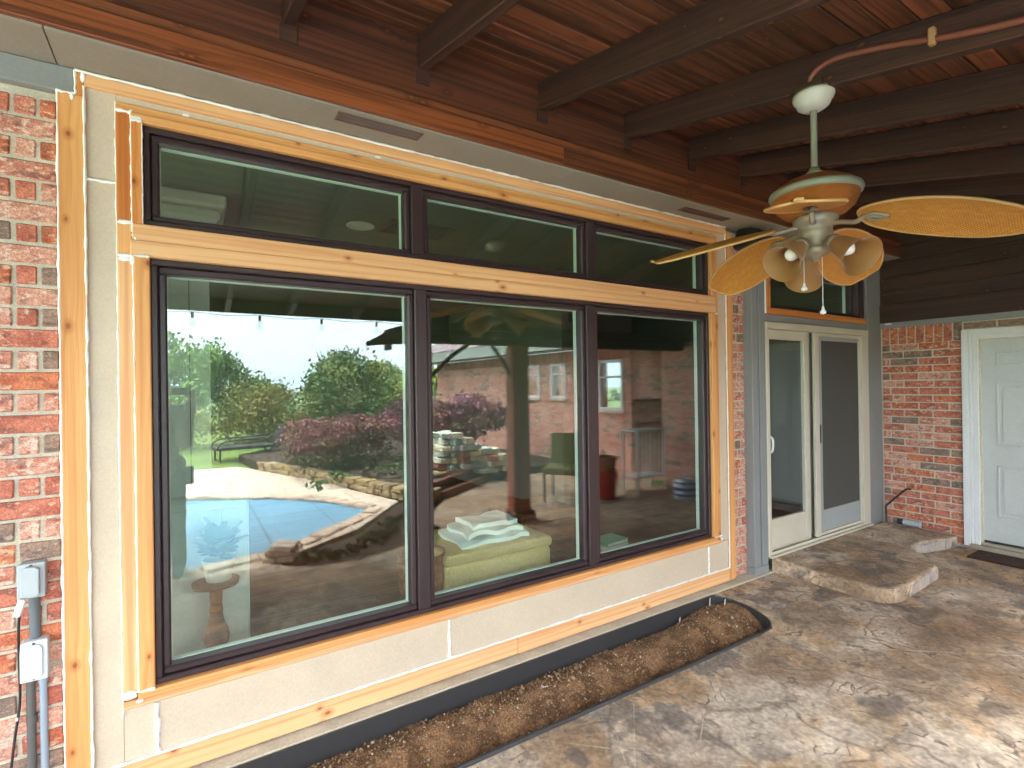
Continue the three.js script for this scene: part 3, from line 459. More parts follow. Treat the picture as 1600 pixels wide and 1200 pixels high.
// dark bronze window units: fixed panes above and below the middle rail
function windowUnit(t, x0, x1, y0, y1, panes, gy0, gy1, glassMat, zf = 0.006) {
  const fb = (a, b, c, d, z1 = zf) => span(a, b, c, d, -0.09, z1, { bevel: 0.004 });
  const parts = [fb(x0, x1, y1 - 0.024, y1), fb(x0, x1, y0, y0 + 0.024), fb(x0, panes[0][0] - 0.03, y0 + 0.024, y1 - 0.024), fb(panes[panes.length - 1][1] + 0.03, x1, y0 + 0.024, y1 - 0.024)];
  mesh('frame', parts, M.bronze, t);
  for (let i = 0; i < panes.length - 1; i++) mesh('mullion', fb(panes[i][1] + 0.031, panes[i + 1][0] - 0.031, y0 + 0.0245, y1 - 0.0245, zf + 0.002), M.bronze, t);
  for (const [a, b] of panes) {
    const q = (p, r, c, d) => span(p, r, c, d, -0.08, -0.008, { bevel: 0.007 });
    const s = mesh('sash', [q(a - 0.03, b + 0.03, gy1, y1 - 0.0245), q(a - 0.03, b + 0.03, y0 + 0.0245, gy0), q(a - 0.03, a, gy0, gy1), q(b, b + 0.03, gy0, gy1)], M.bronze, t);
    const lz = (p, r, c, d, w) => span(p, r, c, d, -0.09, -0.062, { bevel: 0.002 });
    mesh('jamb_liner', [lz(a - 0.028, a + 0.004, gy0, gy1), lz(b - 0.004, b + 0.028, gy0, gy1), lz(a + 0.0045, b - 0.0045, gy1 - 0.004, gy1 + 0.026), lz(a + 0.0045, b - 0.0045, gy0 - 0.026, gy0 + 0.004)], M.liner, t, 'white inner window lining');
    for (const z of [-0.035, -0.056]) { const g = new THREE.PlaneGeometry(b - a + 0.02, gy1 - gy0 + 0.02); g.translate((a + b) / 2, (gy0 + gy1) / 2, z); mesh('pane', g, glassMat, s); }
  }
}
{
  const t = thing('picture_window', 'large dark bronze window of three fixed panes mirroring the garden and pool', 'window');
  windowUnit(t, -0.109, 3.404, 0.388, 2.105, [[-0.055, 0.985], [1.115, 2.148], [2.288, 3.345]], 0.442, 2.05, M.glass);
  const u = thing('transom_window', 'long dark bronze transom of three low panes above the big window', 'window');
  windowUnit(u, -0.129, 3.404, 2.236, 2.639, [[-0.075, 0.975], [1.105, 2.16], [2.29, 3.345]], 2.284, 2.588, M.glass);
}

// sliding door, its screen and the small transom over it
{
  const t = thing('sliding_door', 'almond sliding patio door with a glazed panel and a grey insect screen panel', 'sliding door');
  const A = M.almond, f = (a, b, c, d, z0, z1) => span(a, b, c, d, z0, z1, { bevel: 0.004 });
  mesh('frame', [f(4.075, 5.857, 2.016, 2.074, -0.09, 0.058), f(4.075, 4.12, 0.112, 2.0155, -0.09, 0.056), f(5.72, 5.857, 0.112, 2.0155, -0.09, 0.056)], A, t);
  mesh('sill_track', [f(4.075, 5.857, 0.111, 0.128, -0.08, 0.085), f(4.121, 5.719, 0.1285, 0.15, 0.045, 0.058), f(4.121, 4.84, 0.1285, 0.145, -0.02, 0.0)], A, t);
  const door = (x0, x1, g0, g1, z, name) => mesh(name, [f(x0, g0, 0.152, 2.014, z, z + 0.035), f(g1, x1, 0.152, 2.014, z, z + 0.035), f(g0 + 0.0005, g1 - 0.0005, 1.932, 2.0135, z, z + 0.034), f(g0 + 0.0005, g1 - 0.0005, 0.1525, 0.405, z, z + 0.034)], A, t);
  door(4.121, 4.79, 4.145, 4.71, -0.01, 'door_panel'); door(4.86, 5.719, 5.0, 5.66, -0.055, 'door_panel');
  const pane = (a, b, c, d, z) => { const g = new THREE.PlaneGeometry(b - a, d - c); g.translate((a + b) / 2, (c + d) / 2, z); return mesh('pane', g, M.glassClear, t); };
  pane(4.14, 4.715, 0.4, 1.936, 0.012); pane(4.99, 5.67, 0.4, 1.936, -0.03);
  mesh('screen_frame', [f(4.842, 4.915, 0.152, 2.012, 0.022, 0.05), f(4.916, 5.718, 1.985, 2.012, 0.02, 0.046), f(5.69, 5.718, 0.18, 1.9845, 0.02, 0.046), f(4.916, 5.718, 0.152, 0.18, 0.02, 0.046)], A, t);
  mesh('screen_border', [f(4.916, 4.985, 0.181, 1.984, 0.022, 0.036), f(4.986, 5.689, 1.945, 1.984, 0.022, 0.036), f(4.986, 5.689, 0.181, 0.375, 0.022, 0.036)], S({ color: lin(0.34, 0.35, 0.35), roughness: 0.6, name: 'screen_border' }), t);
  mesh('insect_screen', span(4.986, 5.689, 0.376, 1.944, 0.026, 0.029, { su: 0.25, sv: 0.25, bevel: 0 }), M.screen, t);
  mesh('screen_pull', f(4.918, 4.94, 1.0, 1.17, 0.0355, 0.05), M.black, t);
  const h = mesh('handle', tube([[4.13, 0.98, 0.026], [4.131, 0.985, 0.055], [4.131, 1.04, 0.068], [4.131, 1.1, 0.06], [4.13, 1.115, 0.026]], 0.009, 24, 8), M.white, t);
  const u = thing('transom_window', 'small dark transom window with cedar trim above the sliding door', 'window');
  windowUnit(u, 4.142, 5.735, 2.19, 2.578, [[4.19, 5.66]], 2.235, 2.53, M.glass, 0.044);
  const W = (a, b, c, d, g) => mesh('trim_board', span(a, b, c, d, 0.0, 0.062, { ...WOOD, bevel: 0.004, grain: g }), M.cedarDeep, u);
  W(4.078, 5.812, 2.14, 2.1895, 0); W(4.078, 4.141, 2.19, 2.5785, 1); W(4.078, 5.79, 2.579, 2.628, 0);
  mesh('jamb', span(5.736, 5.79, 2.19, 2.578, -0.02, 0.05, { bevel: 0.003 }), M.bronze, u);
  mesh('caulk', [span(4.071, 4.0775, 2.14, 2.62, 0.04, 0.06, { bevel: 0.002 })], M.caulk, u);
}

// ---------------------------------------------------------------- end wall with the white door
{
  const t = thing('brick_wall', 'orange red brick end wall between the grey corner board and the white door', 'brick wall');
  mesh('wall_core', [span(XE + 0.012, XE + 0.3, -0.1, 3.5, 0.0, 0.845), span(XE + 0.012, XE + 0.3, 1.925, 3.5, 0.845, 1.655), span(XE + 0.012, XE + 0.3, -0.1, 3.5, 1.655, 2.82), span(XE + 0.02, XE + 0.3, -0.1, 0.03, 0.845, 1.655)], M.mortar, t);
  const put = (o, z, y) => { o.position.set(XE + 0.0265 - rr(0, 0.003), y, z); o.rotation.y = -Math.PI / 2; };
  const C = 0.0737, H = 0.0618, B = 0.2425;
  for (let r = 0; r < 26; r++) {
    const j = [0.052, ...[0, 1, 2, 3].map((k) => 0.052 + B * (k + (r % 2 ? 0.31 : 0.79)) + rr(-0.006, 0.006)).filter((z) => z < 0.655), 0.712];
    if (r % 5 === 3) j.splice(1, 0, (j[0] + j[1]) / 2);
    course(t, r, j, 0.055 + r * C, H, put, () => { const q = rnd(); return q < 0.4 ? bricks.red : q < 0.64 ? bricks.orange : q < 0.78 ? bricks.dark : bricks.pink; });
  }
  for (let k = 0; k < 9; k++) { const o = mesh('soldier_brick', brickFor(0.0618, 0.17, 0.04), pick([bricks.dark, bricks.red, bricks.orange]), t); put(o, 0.09 + k * 0.0737, 2.065 - 0.047); o.position.y = 2.02; }
  for (let k = 0; k < 5; k++) { const o = mesh('brick', brickFor(0.2295, 0.055, 0.04), kinds(), t); put(o, 0.84 + k * 0.2425, 2.066); }
  mesh('brick_field', [span(XE - 0.006, XE + 0.012, 0, 2.1, 1.8, 2.8, { su: 1.8, sv: 1.8, grain: 2, bevel: 0 })], M.brickFar, t);
  mesh('frieze_board', span(XE - 0.02, XE + 0.011, 2.103, 2.158, 0.051, 2.82, { bevel: 0.003 }), M.greyPaint, t);

  const d = thing('white_door', 'white six panel door in a white fluted casing in the brick end wall', 'door');
  const w = M.white, f = (z0, z1, y0, y1, x0, x1, o) => span(x0, x1, y0, y1, z0, z1, { bevel: 0.003, ...o });
  mesh('casing', [f(0.714, 0.764, 0.022, 2.026, XE - 0.026, XE + 0.02), f(0.765, 0.789, 0.022, 2.005, XE - 0.016, XE + 0.02), f(0.79, 0.829, 0.03, 1.97, XE - 0.012, XE + 0.09), f(0.765, 1.735, 2.0055, 2.026, XE - 0.026, XE + 0.02), f(0.79, 1.71, 1.9705, 2.005, XE - 0.016, XE + 0.02), f(1.71, 1.78, 0.022, 2.004, XE - 0.026, XE + 0.02), f(1.656, 1.7095, 0.03, 1.97, XE - 0.012, XE + 0.09), f(0.83, 1.655, 1.935, 1.9695, XE - 0.01, XE + 0.09)], w, d);
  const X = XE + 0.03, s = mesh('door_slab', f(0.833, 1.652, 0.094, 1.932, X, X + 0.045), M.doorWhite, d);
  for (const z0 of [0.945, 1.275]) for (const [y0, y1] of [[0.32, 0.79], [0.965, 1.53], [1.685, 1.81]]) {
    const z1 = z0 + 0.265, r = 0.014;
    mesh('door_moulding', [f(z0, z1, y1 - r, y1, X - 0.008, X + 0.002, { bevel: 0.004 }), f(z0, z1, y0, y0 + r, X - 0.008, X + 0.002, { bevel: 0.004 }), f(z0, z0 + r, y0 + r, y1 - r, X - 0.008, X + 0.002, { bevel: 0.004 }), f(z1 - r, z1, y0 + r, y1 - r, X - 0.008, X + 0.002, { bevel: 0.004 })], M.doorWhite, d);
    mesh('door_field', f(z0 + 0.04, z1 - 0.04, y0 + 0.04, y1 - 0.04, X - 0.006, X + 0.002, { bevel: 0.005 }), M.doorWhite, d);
  }
  const knob = lathe([[0.0, 0], [0.026, 0], [0.026, 0.006], [0.01, 0.012], [0.01, 0.04], [0.026, 0.05], [0.026, 0.066], [0.0, 0.074]], 20); knob.rotateZ(Math.PI / 2); knob.translate(X - 0.002, 0.95, 1.59);
  mesh('door_knob', knob, S({ color: lin(0.6, 0.55, 0.45), metalness: 1, roughness: 0.25, name: 'knob' }), d);
  mesh('threshold', [f(0.766, 1.715, 0.012, 0.05, XE - 0.05, XE + 0.1), f(0.83, 1.655, 0.0505, 0.074, XE + 0.0, XE + 0.09)], S({ map: T.mortar, color: lin(0.62, 0.58, 0.55), roughness: 0.6, name: 'threshold' }), d);
  mesh('door_sweep', f(0.834, 1.651, 0.075, 0.093, X + 0.002, X + 0.04), M.black, d);
  // mat
  const mt = thing('door_mat', 'dark brown bristle door mat with a tan edge in front of the white door', 'door mat');
  mesh('mat_body', span(5.79, 6.085, 0.002, 0.017, 0.83, 1.6, { bevel: 0.004 }), S({ map: T.mulch, color: lin(0.6, 0.35, 0.25), roughness: 1, bumpMap: T.soilBump, bumpScale: 0.01, name: 'mat' }), mt);
  mesh('mat_border', span(5.785, 6.09, 0.0015, 0.016, 0.795, 0.829, { bevel: 0.003 }), S({ color: lin(0.32, 0.18, 0.06), roughness: 0.95, name: 'mat_border' }), mt);
  // timber infill above the brick
  const g = thing('timber_gable', 'dark stained plank wall above the brick end wall', 'plank wall');
  mesh('sill_beam', span(XE - 0.03, XE + 0.01, 2.159, 2.345, 0.052, 2.82, { su: 2, sv: 0.4, grain: 2 }), M.beam, g);
  for (let k = 0; k < 8; k++) { const y0 = 2.347 + k * 0.142, z1 = Math.min(2.82, (3.24 - y0 - 0.14) / 0.225 + 0.2); if (z1 > 0.3) mesh('plank', span(XE - 0.016, XE + 0.01, y0, y0 + 0.138, 0.052, z1, { su: 2, sv: 0.4, grain: 2, bevel: 0.004 }), M.beam, g); }
  mesh('clip', span(XE - 0.045, XE - 0.021, 2.135, 2.152, 0.105, 0.16, { bevel: 0.004 }), M.white, g);
}

// ---------------------------------------------------------------- porch roof
const deckY = (z) => 3.26 - 0.225 * (z - 0.2), TILT = Math.atan(0.225), ZEND = 3.5;
{
  const t = thing('porch_roof', 'porch roof of dark stained rafters and reddish brown tongue and groove planks', 'porch roof');
  const cz = Math.cos(TILT), L = (ZEND - 0.2) / cz, along = (o, x, z, off) => { o.position.set(x, deckY(z) - off * cz, z - off * Math.sin(TILT)); o.rotation.x = TILT; };
  const rafters = [-3.4, -2.8, -2.16, -1.53, -0.9, -0.27, 0.363, 0.965, 1.677, 2.33, 2.945, 3.516, 4.166, 4.8, 5.42, 6.04];
  // planks run along the house; each course is cut over a rafter
  const PW = 0.0985, rows = Math.floor(L / PW);
  for (let r = 0; r < rows; r++) {
    const z = 0.2 + (r + 0.5) * PW * cz, cut = rafters[2 + (r * 5) % 4] + 0.02, cut2 = rafters[8 + (r * 3) % 5] + 0.02, xs = [-3.6, cut, cut2, XE - 0.005];
    for (let k = 0; k < 3; k++) {
      const o = mesh('plank', box(xs[k + 1] - xs[k] - 0.002, 0.02, PW - 0.005, [0, 0, 0], { ...WOOD, grain: 0, bevel: 0.006 }), pick(M.plank), t);
      along(o, (xs[k] + xs[k + 1]) / 2, z, -0.01 - rr(0, 0.002));
    }
  }
  rafters.forEach((x, i) => { const o = mesh('rafter', box(0.05, 0.152, L, [0, 0, 0], { su: 2, sv: 0.3, grain: 2, bevel: 0.005 }), M.beam, t); along(o, x + 0.025, (0.2 + ZEND) / 2, 0.076); if (x > -1) mesh('rafter_cleat', span(x - 0.012, x + 0.06, 3.03, 3.104, 0.2105, 0.222, { su: 2, sv: 0.3, bevel: 0.004, grain: 0 }), M.beam, t); });
  mesh('back_board', span(-3.6, XE - 0.005, 2.955, 3.3, 0.19, 0.21, { ...WOOD, bevel: 0.002, grain: 0 }), S({ map: T.stain, color: lin(0.6, 0.5, 0.45), roughness: 0.65, bumpMap: T.woodBump, bumpScale: 0.0015, name: 'back_board' }), t);
  mesh('ledger', span(-3.6, XE - 0.005, 2.802, 2.957, 0.19, 0.241, { ...WOOD, bevel: 0.006, grain: 0 }), M.ledger, t);
  mesh('ledger_trim', span(-3.6, 1.815, 2.806, 2.905, 0.2415, 0.26, { ...WOOD, bevel: 0.012, grain: 0 }), S({ map: T.stain, color: lin(1.35, 1.15, 0.95), roughness: 0.5, bumpMap: T.woodBump, bumpScale: 0.0015, name: 'ledger_trim' }), t);  // lighter tint puts the lit highlight along the ledger into the board colour
  mesh('eave_fascia', span(-3.7, XE + 0.3, 2.372, 2.56, ZEND + 0.001, ZEND + 0.026, { ...WOOD, bevel: 0.004, grain: 0 }), M.beam, t);
  const top = mesh('roof_covering', box(10.4, 0.05, L + 0.5, [0, 0, 0], { su: 2, sv: 2, bevel: 0.004 }), M.shingle, t); along(top, 1.35, (0.1 + ZEND) / 2, -0.062);
}
{
  const t = thing('soffit', 'flat grey painted soffit above the big window with two brown vents', 'soffit');
  for (const [a, b] of [[-3.6, -0.3885], [-0.3845, 1.9], [1.9025, 3.9], [3.9025, XE - 0.003]]) mesh('soffit_panel', span(a, b, 2.797, 2.81, -0.034, 0.2395, { bevel: 0.0015 }), M.soffit, t);
  const br = S({ color: lin(0.17, 0.085, 0.065), roughness: 0.6, name: 'vent_brown' });
  for (const [x0, x1, z0, z1] of [[0.59, 0.994, 0.13, 0.213], [2.955, 3.465, 0.09, 0.163]]) {
    const v = mesh('soffit_vent', [span(x0, x1, 2.792, 2.7965, z0, z0 + 0.008, { bevel: 0.001 }), span(x0, x1, 2.792, 2.7965, z1 - 0.008, z1, { bevel: 0.001 }), span(x0, x0 + 0.008, 2.792, 2.7965, z0 + 0.008, z1 - 0.008, { bevel: 0.001 }), span(x1 - 0.008, x1, 2.792, 2.7965, z0 + 0.008, z1 - 0.008, { bevel: 0.001 })], br, t, 'brown louvred vent');
    const n = 7, g = []; for (let i = 0; i < n; i++) { const z = z0 + 0.008 + (i + 0.5) * (z1 - z0 - 0.016) / n, s = box(x1 - x0 - 0.017, 0.0012, 0.009, [0, 0, 0], { bevel: 0 }); s.rotateX(0.5); s.translate((x0 + x1) / 2, 2.7945, z); g.push(s); }
    mesh('louver', g, br, v);
  }
}

// ---------------------------------------------------------------- ceiling fan
{
  const O = [2.36, 0, 1.337], t = thing('ceiling_fan', 'tropical ceiling fan with leaf shaped wicker blades and amber bell lamp shades', 'ceiling fan', O);
  const ring = (pts, m, n, label) => mesh(n, lathe(pts, 40), m, t, label);
  mesh('mount_block', span(-0.05, 0.05, 2.832, 2.875, -0.06, 0.06, { bevel: 0.004 }), M.beam, t);
  ring([[0, 2.842], [0.08, 2.842], [0.083, 2.826], [0.078, 2.812], [0.074, 2.81], [0.064, 2.786], [0.042, 2.77], [0.022, 2.764], [0, 2.764]], S({ color: lin(0.5, 0.48, 0.41), roughness: 0.45, name: 'canopy' }), 'canopy', 'pale ceiling canopy');
  mesh('down_rod', rod([0, 2.5, 0], [0, 2.79, 0], 0.0135, 0.0135, 16), M.fanMetal, t);
  ring([[0, 2.512], [0.02, 2.512], [0.024, 2.5], [0.034, 2.49], [0.036, 2.478], [0, 2.474]], M.fanMetal, 'rod_collar');
  ring([[0, 2.478], [0.06, 2.473], [0.11, 2.456], [0.155, 2.43], [0.172, 2.414]], S({ map: T.wicker, color: lin(0.5, 0.26, 0.12), roughness: 0.55, name: 'motor_top' }), 'motor_cover');
  ring([[0.166, 2.416], [0.18, 2.41], [0.184, 2.398], [0.18, 2.386], [0.172, 2.381], [0.164, 2.378]], M.fanMetal, 'motor_band');
  { const g = lathe([[0.17, 2.38], [0.167, 2.362], [0.152, 2.334], [0.124, 2.308], [0.09, 2.294], [0, 2.29]], 48), u = g.attributes.uv; for (let i = 0; i < u.count; i++) u.setXY(i, u.getX(i) * 9, u.getY(i) * 1.6); mesh('motor_bowl', g, M.wickerOrange, t); }
  ring([[0, 2.298], [0.085, 2.297], [0.09, 2.285], [0.085, 2.262], [0.07, 2.25], [0.064, 2.235], [0.07, 2.228], [0.066, 2.2], [0.05, 2.185], [0.048, 2.165], [0.058, 2.158], [0.06, 2.14], [0.046, 2.126], [0.022, 2.118], [0.012, 2.1], [0, 2.098]], M.fanHub, 'hub');
  const R0 = 0.17, R1 = 0.685;
  for (const [az, pitch, yb, yt, W] of [[157, 3, 2.29, 2.172, 0.29], [-131, 16, 2.255, 2.155, 0.27], [-72, -16, 2.25, 2.09, 0.29], [-8, 26, 2.25, 2.12, 0.3], [82, 24, 2.262, 2.12, 0.275]]) {
    const a = az * Math.PI / 180, er = [Math.cos(a), 0, Math.sin(a)], et = [-Math.sin(a), 0, Math.cos(a)], p = pitch * Math.PI / 180, NI = 30, NJ = 10;
    const wid = (k) => W * 0.5 * (0.2 + 1.52 * Math.pow(k, 0.62) * Math.pow(1 - k, 0.52) ) * sst(0, 0.02, 1 - k) * (k < 0.02 ? 0.9 : 1) - W * 0.1 * sst(0.7, 1, k) * (1 - k);
    const at = (k, s, off) => { const r = R0 + (R1 - R0) * k, w = s * wid(k), y = yb + (yt - yb) * k * (0.6 + 0.4 * k) - 0.02 * (s * s) * (wid(k) / (W * 0.5)), c = Math.cos(p), q = Math.sin(p); return [er[0] * r + et[0] * w * c - et[0] * off * q, y + w * q + off * c, er[2] * r + et[2] * w * c - et[2] * off * q]; };
    const P = [], U = [], I = [];
    for (const off of [0.004, -0.004]) for (let i = 0; i <= NI; i++) for (let j = 0; j <= NJ; j++) { const k = i / NI, s = j / NJ * 2 - 1; P.push(...at(k, s, off)); U.push(k * 0.52 / 0.16, s * wid(k) / 0.16); }
    const st = (NI + 1) * (NJ + 1);
    for (let i = 0; i < NI; i++) for (let j = 0; j < NJ; j++) { const q = i * (NJ + 1) + j; I.push(q, q + 1, q + NJ + 1, q + 1, q + NJ + 2, q + NJ + 1, st + q, st + q + NJ + 1, st + q + 1, st + q + 1, st + q + NJ + 1, st + q + NJ + 2); }
    const g = new THREE.BufferGeometry(); g.setAttribute('position', new THREE.Float32BufferAttribute(P, 3)); g.setAttribute('uv', new THREE.Float32BufferAttribute(U, 2)); g.setIndex(I); g.computeVertexNormals();
    const b = mesh('blade', g, M.wicker, t), edge = []; for (let i = 0; i <= NI; i++) edge.push(at(i / NI, -1, 0)); for (let i = NI; i >= 0; i--) edge.push(at(i / NI, 1, 0));
    mesh('blade_rim', new THREE.TubeGeometry(new THREE.CatmullRomCurve3(edge.map(V3), true), 120, 0.0062, 6, true), S({ color: lin(0.5, 0.28, 0.1), roughness: 0.55, name: 'blade_rim' }), b);
    const arm = new THREE.TubeGeometry(new THREE.CatmullRomCurve3([[er[0] * 0.05, 2.258, er[2] * 0.05], [er[0] * 0.1, 2.25, er[2] * 0.1], [er[0] * 0.16, 2.238, er[2] * 0.16], at(0.02, 0, -0.012), at(0.2, 0, -0.012)].map(V3)), 24, 0.0105, 8, false);
    const plate = []; for (const s of [-0.3, 0.3]) plate.push(new THREE.TubeGeometry(new THREE.CatmullRomCurve3([at(0.03, 0, -0.012), at(0.09, s, -0.012), at(0.2, 0, -0.012)].map(V3)), 12, 0.007, 6, false));
    mesh('blade_bracket', [arm, ...plate], M.fanHub, t);
  }
  for (const az of [112, -40, -176]) {
    const a = az * Math.PI / 180, dir = new THREE.Vector3(Math.cos(a) * 0.8, -0.56, Math.sin(a) * 0.8).normalize(), q = new THREE.Quaternion().setFromUnitVectors(new THREE.Vector3(0, -1, 0), dir);
    const base = new THREE.Vector3(Math.cos(a) * 0.095, 2.165, Math.sin(a) * 0.095), put = (g) => { g.applyQuaternion(q); g.translate(base.x, base.y, base.z); return g; };
    mesh('lamp_arm', [tube([[Math.cos(a) * 0.05, 2.15, Math.sin(a) * 0.05], [Math.cos(a) * 0.075, 2.185, Math.sin(a) * 0.075], [base.x, base.y, base.z]], 0.011, 14, 8), put(lathe([[0, 0.01], [0.03, 0.006], [0.034, -0.012], [0.03, -0.03], [0, -0.032]], 20))], M.fanHub, t);
    const out = [[0.026, -0.012], [0.034, -0.03], [0.044, -0.06], [0.05, -0.1], [0.06, -0.14], [0.078, -0.168], [0.084, -0.178]], inn = out.slice().reverse().map(([r, y]) => [r - 0.003, y]);
    const s = mesh('lamp_shade', put(lathe([...out, ...inn], 36)), M.amber, t);
    mesh('lamp_bulb', put(lathe([[0, -0.12], [0.016, -0.116], [0.027, -0.1], [0.028, -0.085], [0.018, -0.062], [0.013, -0.04], [0.012, -0.015]], 20)), M.bulb, s);
  }
  for (const [x, z, y] of [[-0.043, -0.029, 1.982], [0.025, 0.015, 1.878]]) mesh('pull_chain', [rod([x, y, z], [x, 2.16, z], 0.0016, 0.0016, 6), moved(lathe([[0, 0.028], [0.004, 0.024], [0.007, 0.008], [0.013, 0], [0.011, -0.008], [0, -0.012]], 14), x, y, z)], M.white, t);
}
{ // conduit feeding the fan, strapped to the rafter side
  const P = [[2.338, 2.868, 1.335], [2.327, 2.885, 1.337], [2.319, 2.912, 1.37], [2.319, 2.924, 1.42], [2.319, 2.91, 1.5], [2.319, 2.86, 1.66], [2.319, 2.785, 1.86], [2.319, 2.6, 2.56], [2.319, 2.42, 3.4]];
  const t = thing('fan_conduit', 'red brown painted conduit bent along the rafter to the ceiling fan', 'conduit');
  mesh('conduit_pipe', tube(P, 0.0125, 60, 10), M.conduit, t);
  for (const [y, z] of [[2.82, 1.77], [2.66, 2.34]]) mesh('pipe_strap', span(2.303, 2.329, y - 0.03, y + 0.034, z, z + 0.022, { bevel: 0.004 }), S({ color: lin(0.4, 0.22, 0.1), roughness: 0.4, name: 'strap' }), t);
}
{ // black outdoor speaker under the soffit
  const t = thing('outdoor_speaker', 'black outdoor speaker mounted under the soffit above the brick pier', 'speaker');
  const g = new RoundedBoxGeometry(0.2, 0.17, 0.24, 4, 0.04); const o = mesh('speaker_cabinet', g, M.black, t); o.position.set(3.84, 2.69, 0.1); o.rotation.set(0.25, -0.2, -0.12);
  const gr = new RoundedBoxGeometry(0.17, 0.14, 0.02, 3, 0.01); const p = mesh('speaker_grille', gr, S({ color: lin(0.012, 0.012, 0.013), roughness: 0.8, bumpMap: T.weave, bumpScale: 0.001, name: 'grille' }), t); p.position.set(3.815, 2.66, 0.216); p.rotation.copy(o.rotation);
  mesh('bracket', [rod([3.84, 2.74, 0.08], [3.84, 2.797, 0.08], 0.012), span(3.81, 3.87, 2.792, 2.7965, 0.05, 0.11, { bevel: 0.001 })], M.black, t);
}

// ---------------------------------------------------------------- electrical fittings on the left brick wall
function receptacle(name, label, x0, x1, y0, y1, m, open) {
  const t = thing(name, label, 'outlet box', [(x0 + x1) / 2, (y0 + y1) / 2, -0.025], 0, null);
  const w = x1 - x0, h = y1 - y0, g = new RoundedBoxGeometry(w, h, 0.05, 3, 0.006); g.translate(0, 0, 0.012); mesh('box_body', g, m, t);
  const c = new RoundedBoxGeometry(w * 1.04, h * 1.02, 0.01, 3, 0.004); c.translate(0, 0, 0.042); mesh('cover_plate', c, m, t);
  const sh = new THREE.Shape(); const a = w * 0.3, b = h * 0.33; sh.moveTo(-a, -b); sh.quadraticCurveTo(-a, -b - 0.012, 0, -b - 0.012); sh.quadraticCurveTo(a, -b - 0.012, a, -b); sh.lineTo(a, b); sh.lineTo(a * 0.55, b + 0.01); sh.lineTo(-a * 0.55, b + 0.01); sh.lineTo(-a, b); sh.closePath();
  const e = new THREE.ExtrudeGeometry(sh, { depth: open ? 0.018 : 0.006, bevelEnabled: true, bevelThickness: 0.003, bevelSize: 0.003, bevelSegments: 2 }); e.translate(0, 0, 0.047);
  const lid = mesh('hinged_lid', e, m, t);
  const k = lathe([[0, 0.004], [0.004, 0.004], [0.005, 0], [0, 0]], 10); k.rotateX(Math.PI / 2); for (const q of [1, -1]) mesh('screw', moved(k, 0, q * h * 0.44, 0.047), M.pipeDark, t);
  return t;
}
receptacle('outlet_box', 'grey weatherproof outlet box with a plug in it, upper of the two on the brick', -0.512, -0.438, 0.828, 0.952, M.pvcGrey, true);
receptacle('outlet_box', 'pale grey weatherproof outlet box, lower of the two on the brick', -0.507, -0.433, 0.528, 0.67, S({ color: lin(0.62, 0.66, 0.7), roughness: 0.45, name: 'pale_box' }), false);
{
  const t = thing('conduit', 'short dark grey conduit joining the two outlet boxes on the brick', 'conduit'); mesh('conduit_pipe', rod([-0.472, 0.66, -0.018], [-0.474, 0.84, -0.018], 0.0165), S({ color: lin(0.13, 0.15, 0.17), roughness: 0.5, name: 'conduit_grey' }), t);
  const u = thing('conduit', 'dark brown iron conduit running down the brick from the lower outlet box', 'conduit'); mesh('conduit_pipe', [rod([-0.484, 0.0, -0.018], [-0.487, 0.54, -0.018], 0.0135), rod([-0.4841, 0.36, -0.018], [-0.4845, 0.39, -0.018], 0.0165)], M.pipeDark, u);
  const v = thing('conduit', 'blue grey plastic conduit running down the brick beside the dark one', 'conduit'); mesh('conduit_pipe', [rod([-0.449, 0.0, -0.018], [-0.452, 0.54, -0.018], 0.0115), rod([-0.452, 0.5, -0.018], [-0.4523, 0.532, -0.018], 0.0145)], M.pvcBlue, v);
  const w = thing('power_cord', 'black power cord with a white plug hanging from the upper outlet box', 'power cord');
  mesh('cord', tube([[-0.502, 0.79, 0.045], [-0.508, 0.72, 0.03], [-0.511, 0.6, 0.012], [-0.514, 0.45, -0.005], [-0.527, 0.33, 0.002], [-0.537, 0.22, 0.012], [-0.552, 0.1, 0.01], [-0.575, 0.012, 0.03]], 0.0042, 60, 8), M.black, w);
  const g = new RoundedBoxGeometry(0.022, 0.062, 0.026, 3, 0.006); g.rotateZ(-0.28); g.translate(-0.5, 0.81, 0.05); mesh('plug', g, M.white, w);
  mesh('tag', span(-0.5245, -0.517, 0.39, 0.402, -0.006, 0.006, { bevel: 0.002 }), M.white, w);
}
{ // corner fittings by the step
  const t = thing('boot_lever', 'black metal lever rod bent against the corner of the end wall', 'lever'); mesh('lever_rod', [tube([[6.09, 0.1, 0.1], [6.1, 0.2, 0.094], [6.1, 0.275, 0.094], [6.1, 0.3, 0.115], [6.1, 0.46, 0.258], [6.105, 0.475, 0.275], [6.11, 0.477, 0.31]], 0.0095, 50, 8)], M.black, t);
  const u = thing('drain_stub', 'short pale grey plastic drain pipe lying on the step against the brick', 'drain pipe'); mesh('drain_pipe', [rod([6.09, 0.142, 0.25], [6.09, 0.142, 0.375], 0.03, 0.03, 20), rod([6.09, 0.142, 0.372], [6.09, 0.142, 0.39], 0.034, 0.034, 20)], M.pvcGrey, u); mesh('pipe_end', rod([6.09, 0.142, 0.2], [6.09, 0.142, 0.2495], 0.027, 0.027, 16), M.black, u);
}

